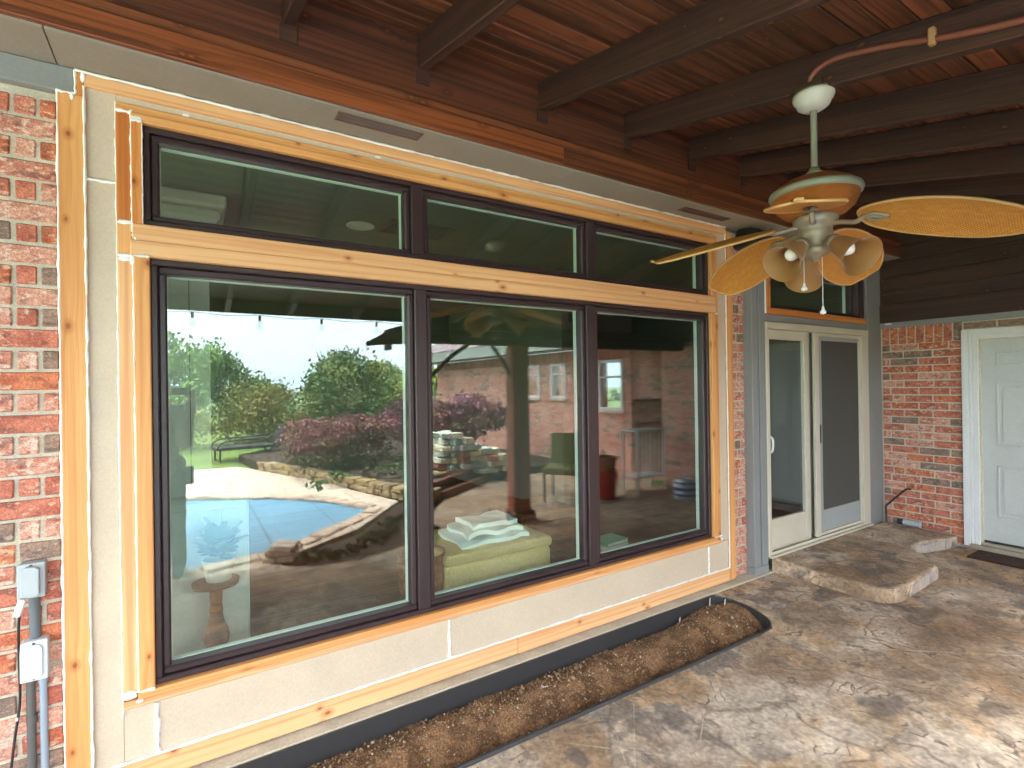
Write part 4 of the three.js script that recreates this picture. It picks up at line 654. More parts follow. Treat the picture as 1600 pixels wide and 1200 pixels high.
// ---------------------------------------------------------------- room behind the glass
{
  const s = (n, g, m, label) => solo(n, g, m, label, null, null, 'structure');
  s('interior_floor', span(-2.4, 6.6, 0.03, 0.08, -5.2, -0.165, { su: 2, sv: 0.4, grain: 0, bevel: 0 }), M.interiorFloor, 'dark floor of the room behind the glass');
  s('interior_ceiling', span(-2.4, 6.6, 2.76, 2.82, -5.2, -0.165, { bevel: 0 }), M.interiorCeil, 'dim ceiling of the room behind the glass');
  s('interior_wall', [span(-2.4, 6.6, 0.08, 2.76, -5.3, -5.2, { bevel: 0 }), span(6.4, 6.5, 0.08, 2.76, -5.2, -0.165, { bevel: 0 }), span(-2.5, -2.4, 0.08, 0.35, -5.2, -0.165, { bevel: 0 }), span(-2.5, -2.4, 2.4, 2.76, -5.2, -0.165, { bevel: 0 }), span(-2.5, -2.4, 0.35, 2.4, -5.2, -4.3, { bevel: 0 }), span(-2.5, -2.4, 0.35, 2.4, -0.6, -0.165, { bevel: 0 }), span(3.7, 3.8, 0.08, 2.76, -5.2, -2.2, { bevel: 0 })], M.interiorWall, 'dim walls of the room behind the glass');  // opening in the left wall is added, out of view, to brighten column and cabinet
  const W = M.interiorWhite, f = (a, b, c, d, e, g, bv = 0.006) => span(a, b, c, d, e, g, { bevel: bv });
  solo('floor_rug', span(-0.9, 0.33, 0.081, 0.093, -0.885, -0.2, { bevel: 0.003 }), S({ color: lin(0.8, 0.82, 0.8), roughness: 1, bumpMap: T.weave, bumpScale: 0.001, name: 'rug' }), 'pale flat rug under the pedestal plant stand', 'rug');
  const t = thing('interior_column', 'white square column with a flared crown seen through the left panes', 'column');
  mesh('shaft', f(-0.42, 0.14, 0.08, 2.56, -1.62, -1.15), W, t); mesh('crown', [f(-0.45, 0.17, 2.56, 2.6, -1.65, -1.12), f(-0.48, 0.2, 2.6, 2.68, -1.68, -1.09, 0.02), f(-0.52, 0.235, 2.68, 2.758, -1.72, -1.05, 0.012)], W, t); mesh('shaft_groove', f(0.03, 0.034, 0.3, 2.4, -1.152, -1.148, 0.0005), M.interiorWall, t);
  const u = thing('low_cabinet', 'white low cabinet beside the inner column behind the plant stand', 'cabinet'); mesh('cabinet_body', f(-0.9, 0.318, 0.08, 0.93, -1.14, -0.9), W, u); mesh('cabinet_door', f(-0.35, 0.17, 0.14, 0.89, -0.8995, -0.89), W, u); mesh('cabinet_door', f(0.175, 0.3, 0.14, 0.89, -0.8995, -0.89), W, u);
  const p = thing('plant_stand', 'turned wooden pedestal plant stand behind the left window pane', 'plant stand', [0.135, 0.08, -0.7]);
  const g = lathe([[0, 0], [0.088, 0], [0.09, 0.02], [0.075, 0.035], [0.05, 0.05], [0.036, 0.075], [0.042, 0.09], [0.058, 0.12], [0.064, 0.155], [0.056, 0.19], [0.04, 0.23], [0.03, 0.28], [0.033, 0.3], [0.028, 0.33], [0.032, 0.4], [0.05, 0.425], [0.11, 0.435], [0.115, 0.455], [0, 0.46]], 28);
  mesh('pedestal', g, S({ map: T.stain, color: lin(1.5, 1.3, 1.3), roughness: 0.5, name: 'pedestal' }), p);
  const pl = thing('potted_plant', 'leafy potted plant standing on the turned pedestal', 'potted plant', [0.15, 0.541, -0.7]);
  mesh('pot', lathe([[0, 0], [0.06, 0], [0.078, 0.1], [0.082, 0.1], [0.082, 0.115], [0.07, 0.115], [0.068, 0.1], [0, 0.098]], 24), W, pl);
  const LP = []; for (let i = 0; i < 70; i++) { const a = rr(0, 6.28), e = rr(-0.2, 1.3), L = rr(0.08, 0.17), l = new THREE.CircleGeometry(0.5, 6); l.scale(L * 0.42, L, 1); l.translate(0, L * 0.5, 0); l.rotateX(-Math.PI / 2 + e * 0.8); l.rotateY(a); l.translate(Math.cos(a) * 0.02, 0.12 + rr(0, 0.1), -Math.sin(a) * 0.02); LP.push(l); }
  mesh('leaves', LP, S({ color: lin(0.1, 0.2, 0.1), roughness: 0.6, side: THREE.DoubleSide, name: 'houseplant' }), pl);
  const o = thing('ottoman', 'yellow green woven ottoman just behind the middle pane', 'ottoman');
  const fab = S({ map: T.basketry, color: lin(1.6, 1.3, 1.0), roughness: 0.85, bumpMap: T.wickerBump, bumpScale: 0.003, name: 'ottoman' });
  const bx = new RoundedBoxGeometry(0.8, 0.36, 0.62, 4, 0.03); { const q = bx.attributes.position, uu = bx.attributes.uv; for (let i = 0; i < q.count; i++) uu.setXY(i, (q.getX(i) + q.getZ(i)) / 0.25, (q.getY(i) - q.getZ(i) * 0.5) / 0.25); } bx.translate(1.74, 0.28, -0.66); mesh('ottoman_body', bx, fab, o);
  const cu = new RoundedBoxGeometry(0.82, 0.07, 0.64, 4, 0.03); cu.translate(1.74, 0.492, -0.66); mesh('ottoman_cushion', cu, fab, o);
  const cl = thing('folded_sheet', 'crumpled white folded sheet lying on the woven ottoman', 'sheet');
  for (let k = 0; k < 3; k++) { const q = new THREE.BoxGeometry(0.52 - k * 0.09, 0.03, 0.42 - k * 0.07, 70, 2, 60); spline(q, (x, y, z) => [x + 1.76 + 0.02 * k + 0.012 * Math.sin(z * 21 + k), y + 0.547 + k * 0.033 + 0.05 * (fbm(x * 0.4 + 0.5, z * 0.4 + 0.5, 11, 13, 3, 500 + k) - 0.5) + 0.012 * Math.abs(Math.sin(x * 12 + z * 7 + k * 2)) - 0.25 * Math.max(0, Math.abs(x) - 0.19) - 0.2 * Math.max(0, Math.abs(z) - 0.16), z - 0.64 + 0.012 * Math.sin(x * 24 + k)]); mesh('sheet_fold', q, S({ color: lin(0.84, 0.9, 0.9), roughness: 0.9, name: 'sheet' }), cl); }
  const tr = thing('wooden_trunk', 'dark brown trunk behind the woven ottoman', 'trunk'); mesh('trunk_body', f(2.2, 2.75, 0.08, 0.47, -1.3, -0.8, 0.012), M.ledger, tr); mesh('trunk_lid', f(2.19, 2.76, 0.471, 0.56, -1.31, -0.79, 0.03), M.ledger, tr);
  const bs = thing('basket', 'brown woven basket left of the ottoman behind the glass', 'basket', [1.24, 0.08, -0.5]); mesh('basket_body', lathe([[0, 0], [0.11, 0], [0.14, 0.25], [0.15, 0.46], [0.14, 0.46], [0.13, 0.25], [0.1, 0.01], [0, 0.01]], 24), S({ map: T.wicker, color: lin(0.4, 0.24, 0.2), roughness: 0.8, name: 'basket' }), bs);
  const bk = thing('storage_box', 'brown box behind the right pane with books on top', 'box'); mesh('box_body', f(2.62, 2.93, 0.08, 0.318, -0.6, -0.29, 0.008), S({ map: T.stain, color: lin(1.4, 1.2, 0.9), roughness: 0.7, name: 'storage' }), bk);
  [['green and white book, upper of two on the brown box', 0.352, lin(0.25, 0.5, 0.36), 0.1], ['white book, lower of two on the brown box', 0.32, lin(0.75, 0.8, 0.78), -0.05]].forEach(([label, y, c, r]) => { const b = thing('book', label, 'book', [2.76, y, -0.44], r); mesh('cover', [f(-0.12, 0.12, 0, 0.004, -0.09, 0.09, 0.001), f(-0.12, 0.12, 0.024, 0.028, -0.09, 0.09, 0.001), f(-0.12, -0.117, 0.0045, 0.0235, -0.09, 0.09, 0.0005)], S({ color: c, roughness: 0.6, name: 'book_cover' }), b); mesh('page_block', f(-0.115, 0.115, 0.0045, 0.0235, -0.086, 0.086, 0.001), W, b); });
  const l = thing('recessed_light', 'round white recessed light in the ceiling behind the transom', 'ceiling light', [1.1, 2.745, -1.22]); mesh('light_trim', lathe([[0.05, 0.012], [0.09, 0.014], [0.1, 0.006], [0.1, 0], [0.09, -0.004], [0.07, 0.002], [0.05, 0.012]], 32), W, l); mesh('light_lens', lathe([[0, 0.006], [0.06, 0.006], [0.06, 0.01], [0, 0.01]], 28), W, l);
  const v = thing('ceiling_grille', 'metal return air grille in the ceiling behind the transom', 'air grille'); mesh('grille_frame', [f(1.25, 1.75, 2.748, 2.7595, -1.3, -1.28, 0.002), f(1.25, 1.75, 2.748, 2.7595, -1.0, -0.98, 0.002), f(1.25, 1.27, 2.748, 2.7595, -1.2795, -1.0005, 0.002), f(1.73, 1.75, 2.748, 2.7595, -1.2795, -1.0005, 0.002)], M.interiorWall, v); const sl = []; for (let i = 0; i < 9; i++) sl.push(f(1.271, 1.729, 2.75, 2.758, -1.27 + i * 0.03, -1.258 + i * 0.03, 0.001)); mesh('louver', sl, M.interiorWall, v);
}

// ---------------------------------------------------------------- pool, garden and house wing (behind the camera, mirrored in the glass)
const poolLine = [[-5.5, 2.55], [-3, 2.66], [-1, 2.72], [0.1, 2.76], [0.72, 2.88], [1.28, 3.36], [1.84, 3.88], [2.02, 4.12], [1.78, 4.66], [1.42, 5.2], [1.05, 5.62], [0.1, 6.2], [-1.5, 6.7], [-5.5, 6.9]], pool = [];
for (let i = 0; i < poolLine.length - 1; i++) { const a = poolLine[i], b = poolLine[i + 1], n = Math.max(1, Math.round(Math.hypot(b[0] - a[0], b[1] - a[1]) / 0.28)); for (let k = 0; k < n; k++) pool.push([a[0] + (b[0] - a[0]) * k / n + rr(-0.02, 0.02), a[1] + (b[1] - a[1]) * k / n + rr(-0.02, 0.02)]); }
pool.push(poolLine[poolLine.length - 1]);
slab([[-9, 2.46], [0.62, 2.46], [0.76, 2.62], [1.62, 3.2], [2.5, 4.3], [2.2, 5.4], [1.95, 6.55], [1.4, 8.1], [0.9, 9.3], [-9, 9.6]], [pool], -0.4, -0.012, M.flag, 'pool_deck', { tile: 2.4, label: 'tan flagstone pool deck curving round the covered pool', category: 'pool deck', kind: 'structure' });
{
  const t = thing('swimming_pool', 'swimming pool under a taut pale blue safety cover', 'pool');
  const g = new THREE.ShapeGeometry(new THREE.Shape(pool.map((p) => new THREE.Vector2(p[0], -p[1])))); g.rotateX(-Math.PI / 2); g.translate(0, -0.035, 0); { const u = g.attributes.uv, p = g.attributes.position; for (let i = 0; i < u.count; i++) u.setXY(i, p.getX(i) / 3, p.getZ(i) / 3); }
  mesh('pool_cover', g, M.cover, t);
  for (let i = 3; i < pool.length - 3; i += 1) { const [x, z] = pool[i], [x2, z2] = pool[i + 1], L = Math.hypot(x2 - x, z2 - z), o = mesh('coping_stone', box(L * rr(0.9, 0.98), 0.05, 0.2 + rr(-0.03, 0.03), [0, 0, 0], { bevel: 0.012, jit: 0.008, su: 2.4, sv: 2.4 }), M.coping, t); o.position.set((x + x2) / 2, -0.018, (z + z2) / 2); o.rotation.y = Math.atan2(-(z2 - z), x2 - x); o.translateZ(-0.1); }
}
{
  const t = thing('pool_spillway', 'small stacked flagstone spillway block at the near corner of the pool', 'stone block');
  for (let k = 0; k < 3; k++) { const o = mesh('stone', box(0.3 - k * 0.04, 0.05, 0.2, [0, 0, 0], { bevel: 0.012, jit: 0.012, su: 2.4, sv: 2.4 }), k === 1 ? M.coping : M.flag, t); o.position.set(0.74 + k * 0.02, 0.0 + k * 0.05, 2.62); o.rotation.y = 0.35 + k * 0.08; }
}
// raised bed behind the pool with its dry stone edge
const bedEdge = curvePts([[1.28, 8.5], [1.75, 7.3], [2.02, 6.5], [2.3, 5.5], [2.62, 4.45], [2.92, 3.95]], 30);
slab([...bedEdge, [3.5, 4.5], [4.1, 4.86], [6.1, 5.0], [6.1, 11], [3, 12.5], [1.0, 10.2]], null, -0.4, 0.13, M.mulch, 'garden_bed', { tile: 0.8, bevel: 0.03, label: 'raised garden bed covered in dark bark mulch', category: 'garden bed', kind: 'structure' });
slab([[0.7, 2.5], [0.95, 2.24], [1.35, 2.17], [1.86, 2.38], [2.36, 3.05], [2.84, 3.75], [2.6, 4.3], [2.42, 4.2], [1.66, 3.12], [0.8, 2.62]], null, -0.4, -0.035, M.mulch, 'planting_strip', { tile: 0.8, label: 'dark planting strip between the patio and the pool coping', category: 'planting strip', kind: 'structure' });
{
  const t = thing('retaining_wall', 'low dry stone retaining wall of golden flat stones along the garden bed', 'retaining wall');
  const mats = [[0.36, 0.28, 0.16], [0.3, 0.24, 0.17], [0.42, 0.35, 0.25]].map((c) => S({ map: T.mortar, color: lin(...c).multiplyScalar(1.9), roughness: 0.95, bumpMap: T.brickBump, bumpScale: 0.01, name: 'wall_stone' }));
  for (let r = 0; r < 2; r++) for (let i = 0; i < bedEdge.length - 1; i += 1) { const a = bedEdge[i], b = bedEdge[i + 1], L = Math.hypot(b[0] - a[0], b[1] - a[1]), o = mesh('stone', box(L * rr(0.85, 1.02), 0.085, 0.2, [0, 0, 0], { bevel: 0.012, jit: 0.012, su: 0.6, sv: 0.6 }), pick(mats), t); o.position.set((a[0] + b[0]) / 2 + rr(-0.02, 0.02), 0.02 + r * 0.09, (a[1] + b[1]) / 2); o.rotation.y = Math.atan2(-(b[1] - a[1]), b[0] - a[0]) + rr(-0.06, 0.06); }
}
// foliage: many small leaf faces gathered in clumps through the crown
function crown(c, r, n, size, cols, clumps = 40, hollow = 0.45) {
  const P = [], N = [], C = [], cl = [];
  for (let i = 0; i < clumps; i++) { let x, y, z, l; do { x = rr(-1, 1); y = rr(-1, 1); z = rr(-1, 1); l = Math.hypot(x, y, z); } while (l > 1 || l < hollow); cl.push([x, y, z, rr(0.16, 0.34), rr(0.75, 1.25), pick(cols)]); }
  const q = new THREE.Quaternion(), e = new THREE.Euler(), v = new THREE.Vector3(), nn = new THREE.Vector3();
  for (let i = 0; i < n; i++) {
    const k = cl[i % clumps], g = () => (rnd() + rnd() + rnd() - 1.5) * 1.15, x = c[0] + r[0] * (k[0] + g() * k[3]), y = c[1] + r[1] * (k[1] + g() * k[3]), z = c[2] + r[2] * (k[2] + g() * k[3]), s = size * rr(0.6, 1.3), b = k[4] * rr(0.7, 1.3);
    e.set(rr(0, 6.3), rr(0, 6.3), rr(0, 6.3)); q.setFromEuler(e); nn.set(0, 0, 1).applyQuaternion(q);
    for (const [a, d] of [[-0.5, 0], [0, -0.9], [0.5, 0], [-0.5, 0], [0.5, 0], [0, 0.9]]) { v.set(a * s, d * s, 0).applyQuaternion(q); P.push(x + v.x, y + v.y, z + v.z); N.push(nn.x, nn.y, nn.z); C.push(k[5][0] * b, k[5][1] * b, k[5][2] * b); }
  }
  const g = new THREE.BufferGeometry(); g.setAttribute('position', new THREE.Float32BufferAttribute(P, 3)); g.setAttribute('normal', new THREE.Float32BufferAttribute(N, 3)); g.setAttribute('color', new THREE.Float32BufferAttribute(C, 3)); g.setAttribute('uv', new THREE.Float32BufferAttribute(new Float32Array(P.length / 3 * 2), 2));
  return g;
}
const leafM = S({ color: 0xffffff, vertexColors: true, roughness: 0.8, side: THREE.DoubleSide, name: 'leaf' });
const bark = S({ map: T.mulch, color: lin(0.9, 0.85, 0.8), roughness: 1, name: 'bark' });
function leafMesh(name, g, parent) { const o = new THREE.Mesh(g, leafM); o.name = name; o.castShadow = o.receiveShadow = true; parent.add(o); return o; }
function limbs(x, z, y0, y1, r, spread, n = 6) { const g = [rod([x, y0, z], [x, y0 + (y1 - y0) * 0.55, z], r, r * 0.6)]; for (let i = 0; i < n; i++) { const a = rr(0, 6.28), h = y0 + (y1 - y0) * rr(0.3, 0.55), d = spread * rr(0.4, 0.9); g.push(rod([x, h, z], [x + Math.cos(a) * d, y0 + (y1 - y0) * rr(0.65, 0.95), z + Math.sin(a) * d], r * 0.5, r * 0.14, 7)); } return g; }
function tree(name, label, cat, x, z, y0, y1, w, cols, n, leaf, o = {}) {
  const t = thing(name, label, cat); mesh('trunk', limbs(x, z, y0, y1, o.r ?? 0.12, w * 0.4), bark, t);
  const low = o.low ?? 0.25, cy = y0 + (y1 - y0) * (low + 1) / 2, ry = (y1 - y0) * (1 - low) / 2;
  leafMesh('crown', crown([x, cy, z], [w / 2, ry, w / 2 * (o.deep ?? 1)], n, leaf, cols, o.clumps ?? 46), t); return t;
}
const G = { lime: [[0.2, 0.32, 0.08], [0.15, 0.28, 0.07]], mid: [[0.16, 0.24, 0.08], [0.12, 0.18, 0.06], [0.22, 0.27, 0.1]], dark: [[0.05, 0.1, 0.03], [0.07, 0.13, 0.035]], olive: [[0.22, 0.23, 0.05], [0.16, 0.19, 0.05], [0.26, 0.22, 0.06]], yellow: [[0.3, 0.34, 0.08], [0.22, 0.3, 0.08]], red: [[0.26, 0.1, 0.1], [0.17, 0.06, 0.07], [0.3, 0.12, 0.12], [0.2, 0.12, 0.07]], plum: [[0.2, 0.07, 0.11], [0.27, 0.1, 0.15], [0.13, 0.04, 0.06]], brown: [[0.14, 0.1, 0.05], [0.1, 0.09, 0.04]] };
tree('lawn_tree', 'broad bright green tree at the far left of the reflected lawn', 'tree', 0.3, 24, -0.6, 3.75, 3.6, G.lime, 7000, 0.13, { low: 0.12 });
tree('lawn_tree', 'narrow dark green tree beside the bright green one', 'tree', 1.75, 22, -0.6, 2.95, 1.6, G.dark, 3600, 0.1, { low: 0.05 });
tree('lawn_tree', 'small dark green tree behind the olive bush', 'tree', 2.75, 22, -0.6, 2.0, 1.7, G.mid, 3600, 0.1, { low: 0.05 });
tree('lawn_tree', 'mid green tree sloping down towards the gap with the hill', 'tree', 3.9, 26, -1.0, 1.5, 2.0, G.mid, 3600, 0.11, { low: 0.05 });
tree('lawn_tree', 'tall pale tree at the left edge beyond the pool', 'tree', -3.2, 25, -0.6, 4.6, 4.4, G.lime, 5000, 0.14, { low: 0.12 });
tree('olive_bush', 'big olive yellow bush beyond the pool deck', 'bush', 1.85, 13.6, -0.2, 1.72, 2.5, G.olive, 9000, 0.06, { low: 0.0, r: 0.07 });
tree('olive_bush', 'olive bush beyond the bench at the left', 'bush', -0.5, 13.5, -0.2, 1.2, 2.6, G.olive, 5000, 0.06, { low: 0.0, r: 0.07 });
tree('garden_tree', 'rounded dense green garden tree behind the red shrub', 'tree', 4.0, 12.6, 0.1, 2.5, 2.6, [...G.mid, ...G.mid, ...G.yellow, ...G.dark], 12000, 0.075, { low: 0.1, r: 0.07, clumps: 70 });
tree('garden_tree', 'yellow green tree right of the rounded garden tree', 'tree', 6.5, 16, 0, 2.4, 2.4, G.yellow, 6000, 0.08, { low: 0.1, r: 0.07 });
tree('garden_tree', 'pale green tree behind the house wing corner', 'tree', 8.6, 18.5, 0, 2.9, 2.6, G.yellow, 6000, 0.09, { low: 0.1, r: 0.07 });
{ const t = thing('red_shrub', 'wide low crimson leaved shrub with bare brown stems over the stone edge of the bed', 'shrub'), st = []; for (let i = 0; i < 22; i++) { const a = rr(0, 6.28), d = rr(0.3, 0.85); st.push(rod([2.38 + rr(-0.35, 0.35), 0.1, 7.2 + rr(-0.2, 0.2)], [2.38 + Math.cos(a) * d, rr(0.55, 0.8), 7.2 + Math.sin(a) * d * 0.8], 0.016, 0.007, 5)); } mesh('stem', st, bark, t); leafMesh('crown', crown([2.38, 0.72, 7.2], [1.0, 0.3, 0.85], 7000, 0.04, G.red, 70, 0.3), t); leafMesh('lower_leaves', crown([2.4, 0.36, 7.15], [0.95, 0.3, 0.8], 3600, 0.04, [...G.brown, [0.16, 0.05, 0.06]], 60, 0.3), t); }
tree('red_shrub', 'tall plum coloured shrub beside the crimson one', 'shrub', 4.1, 7.9, 0.1, 1.38, 1.3, G.plum, 7000, 0.035, { low: 0.15, r: 0.03 });
tree('red_shrub', 'spreading magenta shrub above the stacked stones', 'shrub', 4.62, 6.3, 0.1, 1.36, 1.6, [...G.plum, ...G.red], 6500, 0.05, { low: 0.4, r: 0.03, deep: 0.9, clumps: 80 });
{ const t = thing('bare_tree', 'leafless grey tree rising behind the garden tree', 'tree'); const g = limbs(5.5, 20, -0.2, 3.3, 0.06, 1.5, 12); for (let i = 0; i < 26; i++) { const a = rr(0, 6.28), d = rr(0.2, 0.9); g.push(rod([5.5 + Math.cos(a) * d * 0.5, rr(1.6, 2.3), 20 + Math.sin(a) * d * 0.5], [5.5 + Math.cos(a) * d, rr(2.5, 3.4), 20 + Math.sin(a) * d], 0.02, 0.006, 5)); } mesh('branches', g, bark, t); }
{ // soft low ground cover along the stone edge
  const g = []; for (let i = 0; i < 26; i++) { const x = rr(1.6, 3.6), z = rr(5.0, 8.4); g.push(crown([x, 0.17, z], [0.16, 0.07, 0.16], 60, 0.05, rnd() < 0.5 ? G.brown : G.mid, 5)); }
  for (let i = 0; i < 40; i++) { const k = rnd(), x = 0.95 + 1.6 * k + rr(-0.1, 0.15), z = 2.42 + 1.5 * k * k + rr(-0.05, 0.2); g.push(crown([x, -0.02, z], [0.1, 0.035, 0.1], 40, 0.035, rnd() < 0.6 ? G.brown : G.dark, 5)); }
  const o = new THREE.Mesh(mergeGeometries(g), leafM); o.name = numbered('undergrowth'); scene.add(o); meta(o, 'low brown and green ground cover in the garden bed', 'ground cover', null, 'stuff');
}
{ // distant wooded hill, and the tree line before it
  const g = new THREE.SphereGeometry(1, 60, 24, 0, Math.PI * 2, 0, Math.PI / 2); spline(g, (x, y, z) => [x * 300 + 110, y * (16 + 6 * Math.sin(x * 9) + 3 * Math.sin(x * 23)) - 11, z * 60 + 480]);
  solo('hills', g, S({ color: lin(0.1, 0.15, 0.07), roughness: 1, name: 'hill' }), 'low hazy blue green hill on the horizon', 'hill', null, 'structure');
  const c = []; for (let i = 0; i < 40; i++) { const x = -40 + i * 4 + rr(-1, 1), z = rr(70, 95); c.push(crown([x, -2.2, z], [3.2, rr(1.6, 2.8), 3], 260, 0.5, pick([G.mid, G.dark, G.olive]), 12, 0.2)); }
  const o = new THREE.Mesh(mergeGeometries(c), leafM); o.name = numbered('distant_woods'); scene.add(o); meta(o, 'far line of woodland at the foot of the hill', 'woodland', null, 'stuff');
}
scene.fog = new THREE.FogExp2(0xc9dde2, 0.0016);
{
  const t = thing('garden_bench', 'black iron lounge bench on the lawn edge beyond the pool', 'bench', [1.15, 0.0, 10.5], -0.15);
  const r = [], m = M.black; for (let i = 0; i < 12; i++) r.push(span(-0.62 + i * 0.1, -0.535 + i * 0.1, 0.24, 0.3, -0.32, 0.32, { bevel: 0.004 })); mesh('seat', r, m, t);
  const b = []; for (let i = 0; i < 8; i++) { const q = box(0.035, 0.56, 0.062, [0, 0, 0], { bevel: 0.003 }); q.rotateZ(-0.45); q.translate(0.72, 0.46, -0.28 + i * 0.08); b.push(q); } mesh('backrest', b, m, t);
  for (const [x, z] of [[-0.55, -0.25], [-0.55, 0.25], [0.5, -0.25], [0.5, 0.25]]) mesh('leg', rod([x, -0.02, z], [x, 0.26, z], 0.018), m, t);
  for (const z of [-0.32, 0.32]) mesh('arm_rail', tube([[-0.64, 0.27, z], [-0.5, 0.42, z], [0.1, 0.46, z], [0.6, 0.5, z]], 0.02, 20, 8), m, t);
}
{ // stacked building stones on the bed
  const t = thing('stone_stack', 'loose stack of pale blue, tan and red flat building stones on the bed', 'stone stack');
  const cols = [[0.5, 0.58, 0.6], [0.42, 0.52, 0.6], [0.6, 0.62, 0.55], [0.5, 0.42, 0.26], [0.34, 0.13, 0.09], [0.3, 0.42, 0.5], [0.62, 0.66, 0.64]].map((c) => S({ map: T.mortar, color: lin(...c).multiplyScalar(2.2), roughness: 0.9, bumpMap: T.brickBump, bumpScale: 0.006, name: 'stack_stone' }));
  const rows = [9, 8, 7, 6, 4, 3, 2]; rows.forEach((n, r) => { for (let k = 0; k < 2; k++) for (let i = 0; i < n; i++) { const o = mesh('stone', box(rr(0.16, 0.24), rr(0.07, 0.1), rr(0.18, 0.3), [0, 0, 0], { bevel: 0.01, jit: 0.012, su: 0.6, sv: 0.6 }), pick(cols), t); o.position.set(3.45 + i * 0.16 + rr(-0.03, 0.03) + r * 0.012, 0.19 + r * 0.098, 4.95 + k * 0.3 - i * 0.03 + rr(-0.04, 0.04)); o.rotation.set(rr(-0.08, 0.08), rr(-0.5, 0.5), rr(-0.1, 0.1)); } });
}
[[[2.9, 4.1], [4.6, 5.3], 0.2, 'upper'], [[3.0, 3.98], [4.3, 4.85], 0.08, 'lower']].forEach(([a, b, y, w]) => { const L = Math.hypot(b[0] - a[0], b[1] - a[1]), o = solo('landscape_timber', box(L, 0.09, 0.1, [0, 0, 0], { ...WOOD, bevel: 0.008 }), M.ledger, w === 'upper' ? 'long red brown landscape timber on the bed below the stacked stones' : 'short red brown landscape timber nearest the patio edge', 'timber'); o.position.set((a[0] + b[0]) / 2, y - 0.02, (a[1] + b[1]) / 2); o.rotation.y = -Math.atan2(b[1] - a[1], b[0] - a[0]); });

// arbour post and beam at the patio edge
function arbourPost(label, x, z) { const t = thing('arbour_post', label, 'post', [x, 0, z], 0, null); mesh('post_shaft', span(-0.13, 0.1, 0, 2.02, -0.07, 0.09, { su: 2, sv: 0.3, bevel: 0.012, grain: 1 }), S({ map: T.stain, color: lin(2.2, 1.35, 1.1), roughness: 0.6, name: 'post' }), t); mesh('post_base', span(-0.145, 0.145, -0.01, 0.12, -0.105, 0.105, { su: 2, sv: 0.3, bevel: 0.01 }), M.beam, t); }
arbourPost('thick brown wooden post standing on the patio edge before the brick wing', 3.3, 2.42); arbourPost('brown wooden post hidden mostly by the window mullion in the reflection', 2.08, 2.42);
{
  const t = thing('arbour_beam', 'dark laminated wooden beam on curved braces over the patio edge', 'beam');
  for (let k = 0; k < 3; k++) mesh('beam_board', span(1.92, XE - 0.05, 2.025 + k * 0.075, 2.095 + k * 0.075, 2.34 - k * 0.006, 2.5 + k * 0.006, { ...WOOD, bevel: 0.012, grain: 0 }), k === 1 ? M.beam : M.beam, t);
  for (let k = 0; k < 9; k++) mesh('roof_board', span(3.15, XE - 0.02, 2.365, 2.39, 3.54 + k * 0.1, 3.636 + k * 0.1, { ...WOOD, bevel: 0.003, grain: 0 }), M.beam, t);
  for (let k = 0; k < 4; k++) { const P = [], x0 = 1.93, L = 0.4 - k * 0.045; for (let i = 0; i <= 8; i++) { const q = i / 8; P.push([x0 - L * q, 2.03 + k * 0.047 - 0.11 * q * q * (0.25 + k * 0.24), 2.42]); } const g = new THREE.TubeGeometry(new THREE.CatmullRomCurve3(P.map(V3)), 20, 0.026, 8, false); spline(g, (x, y, z) => [x, y, 2.42 + (z - 2.42) * 2.6]); mesh('beam_tail', g, k % 2 ? M.ledger : M.beam, t); }
  mesh('beam_clamp', span(1.72, 1.75, 1.94, 2.15, 2.335, 2.505, { bevel: 0.006 }), M.beam, t);
  for (const [x0, x1] of [[2.2, 2.66], [3.18, 2.92]]) mesh('brace', tube([[x0, 1.68, 2.42], [x0 + (x1 - x0) * 0.45, 1.87, 2.42], [x1, 2.04, 2.42]], 0.022, 16, 8), M.beam, t);
}
{ // string of lamps below the eave
  const t = thing('string_lights', 'string of small clear bulbs hanging under the porch eave', 'string lights'), xs = [-2.6, -1.9, -1.2, -0.55, 0.08, 0.7, 1.34, 1.98, 2.6]; const P = []; xs.forEach((x, i) => { P.push([x, 2.362, ZEND + 0.04]); if (i < xs.length - 1) P.push([(x + xs[i + 1]) / 2, 2.345, ZEND + 0.04]); });
  mesh('cord', tube(P, 0.004, 120, 6), M.black, t);
  for (const x of xs) { mesh('lamp_socket', rod([x, 2.305, ZEND + 0.04], [x, 2.36, ZEND + 0.04], 0.016, 0.014), M.black, t); mesh('lamp_bulb', moved(lathe([[0.012, 0], [0.03, -0.03], [0.034, -0.055], [0.024, -0.085], [0, -0.1]], 16), x, 2.305, ZEND + 0.04), M.glassClear, t); }
}
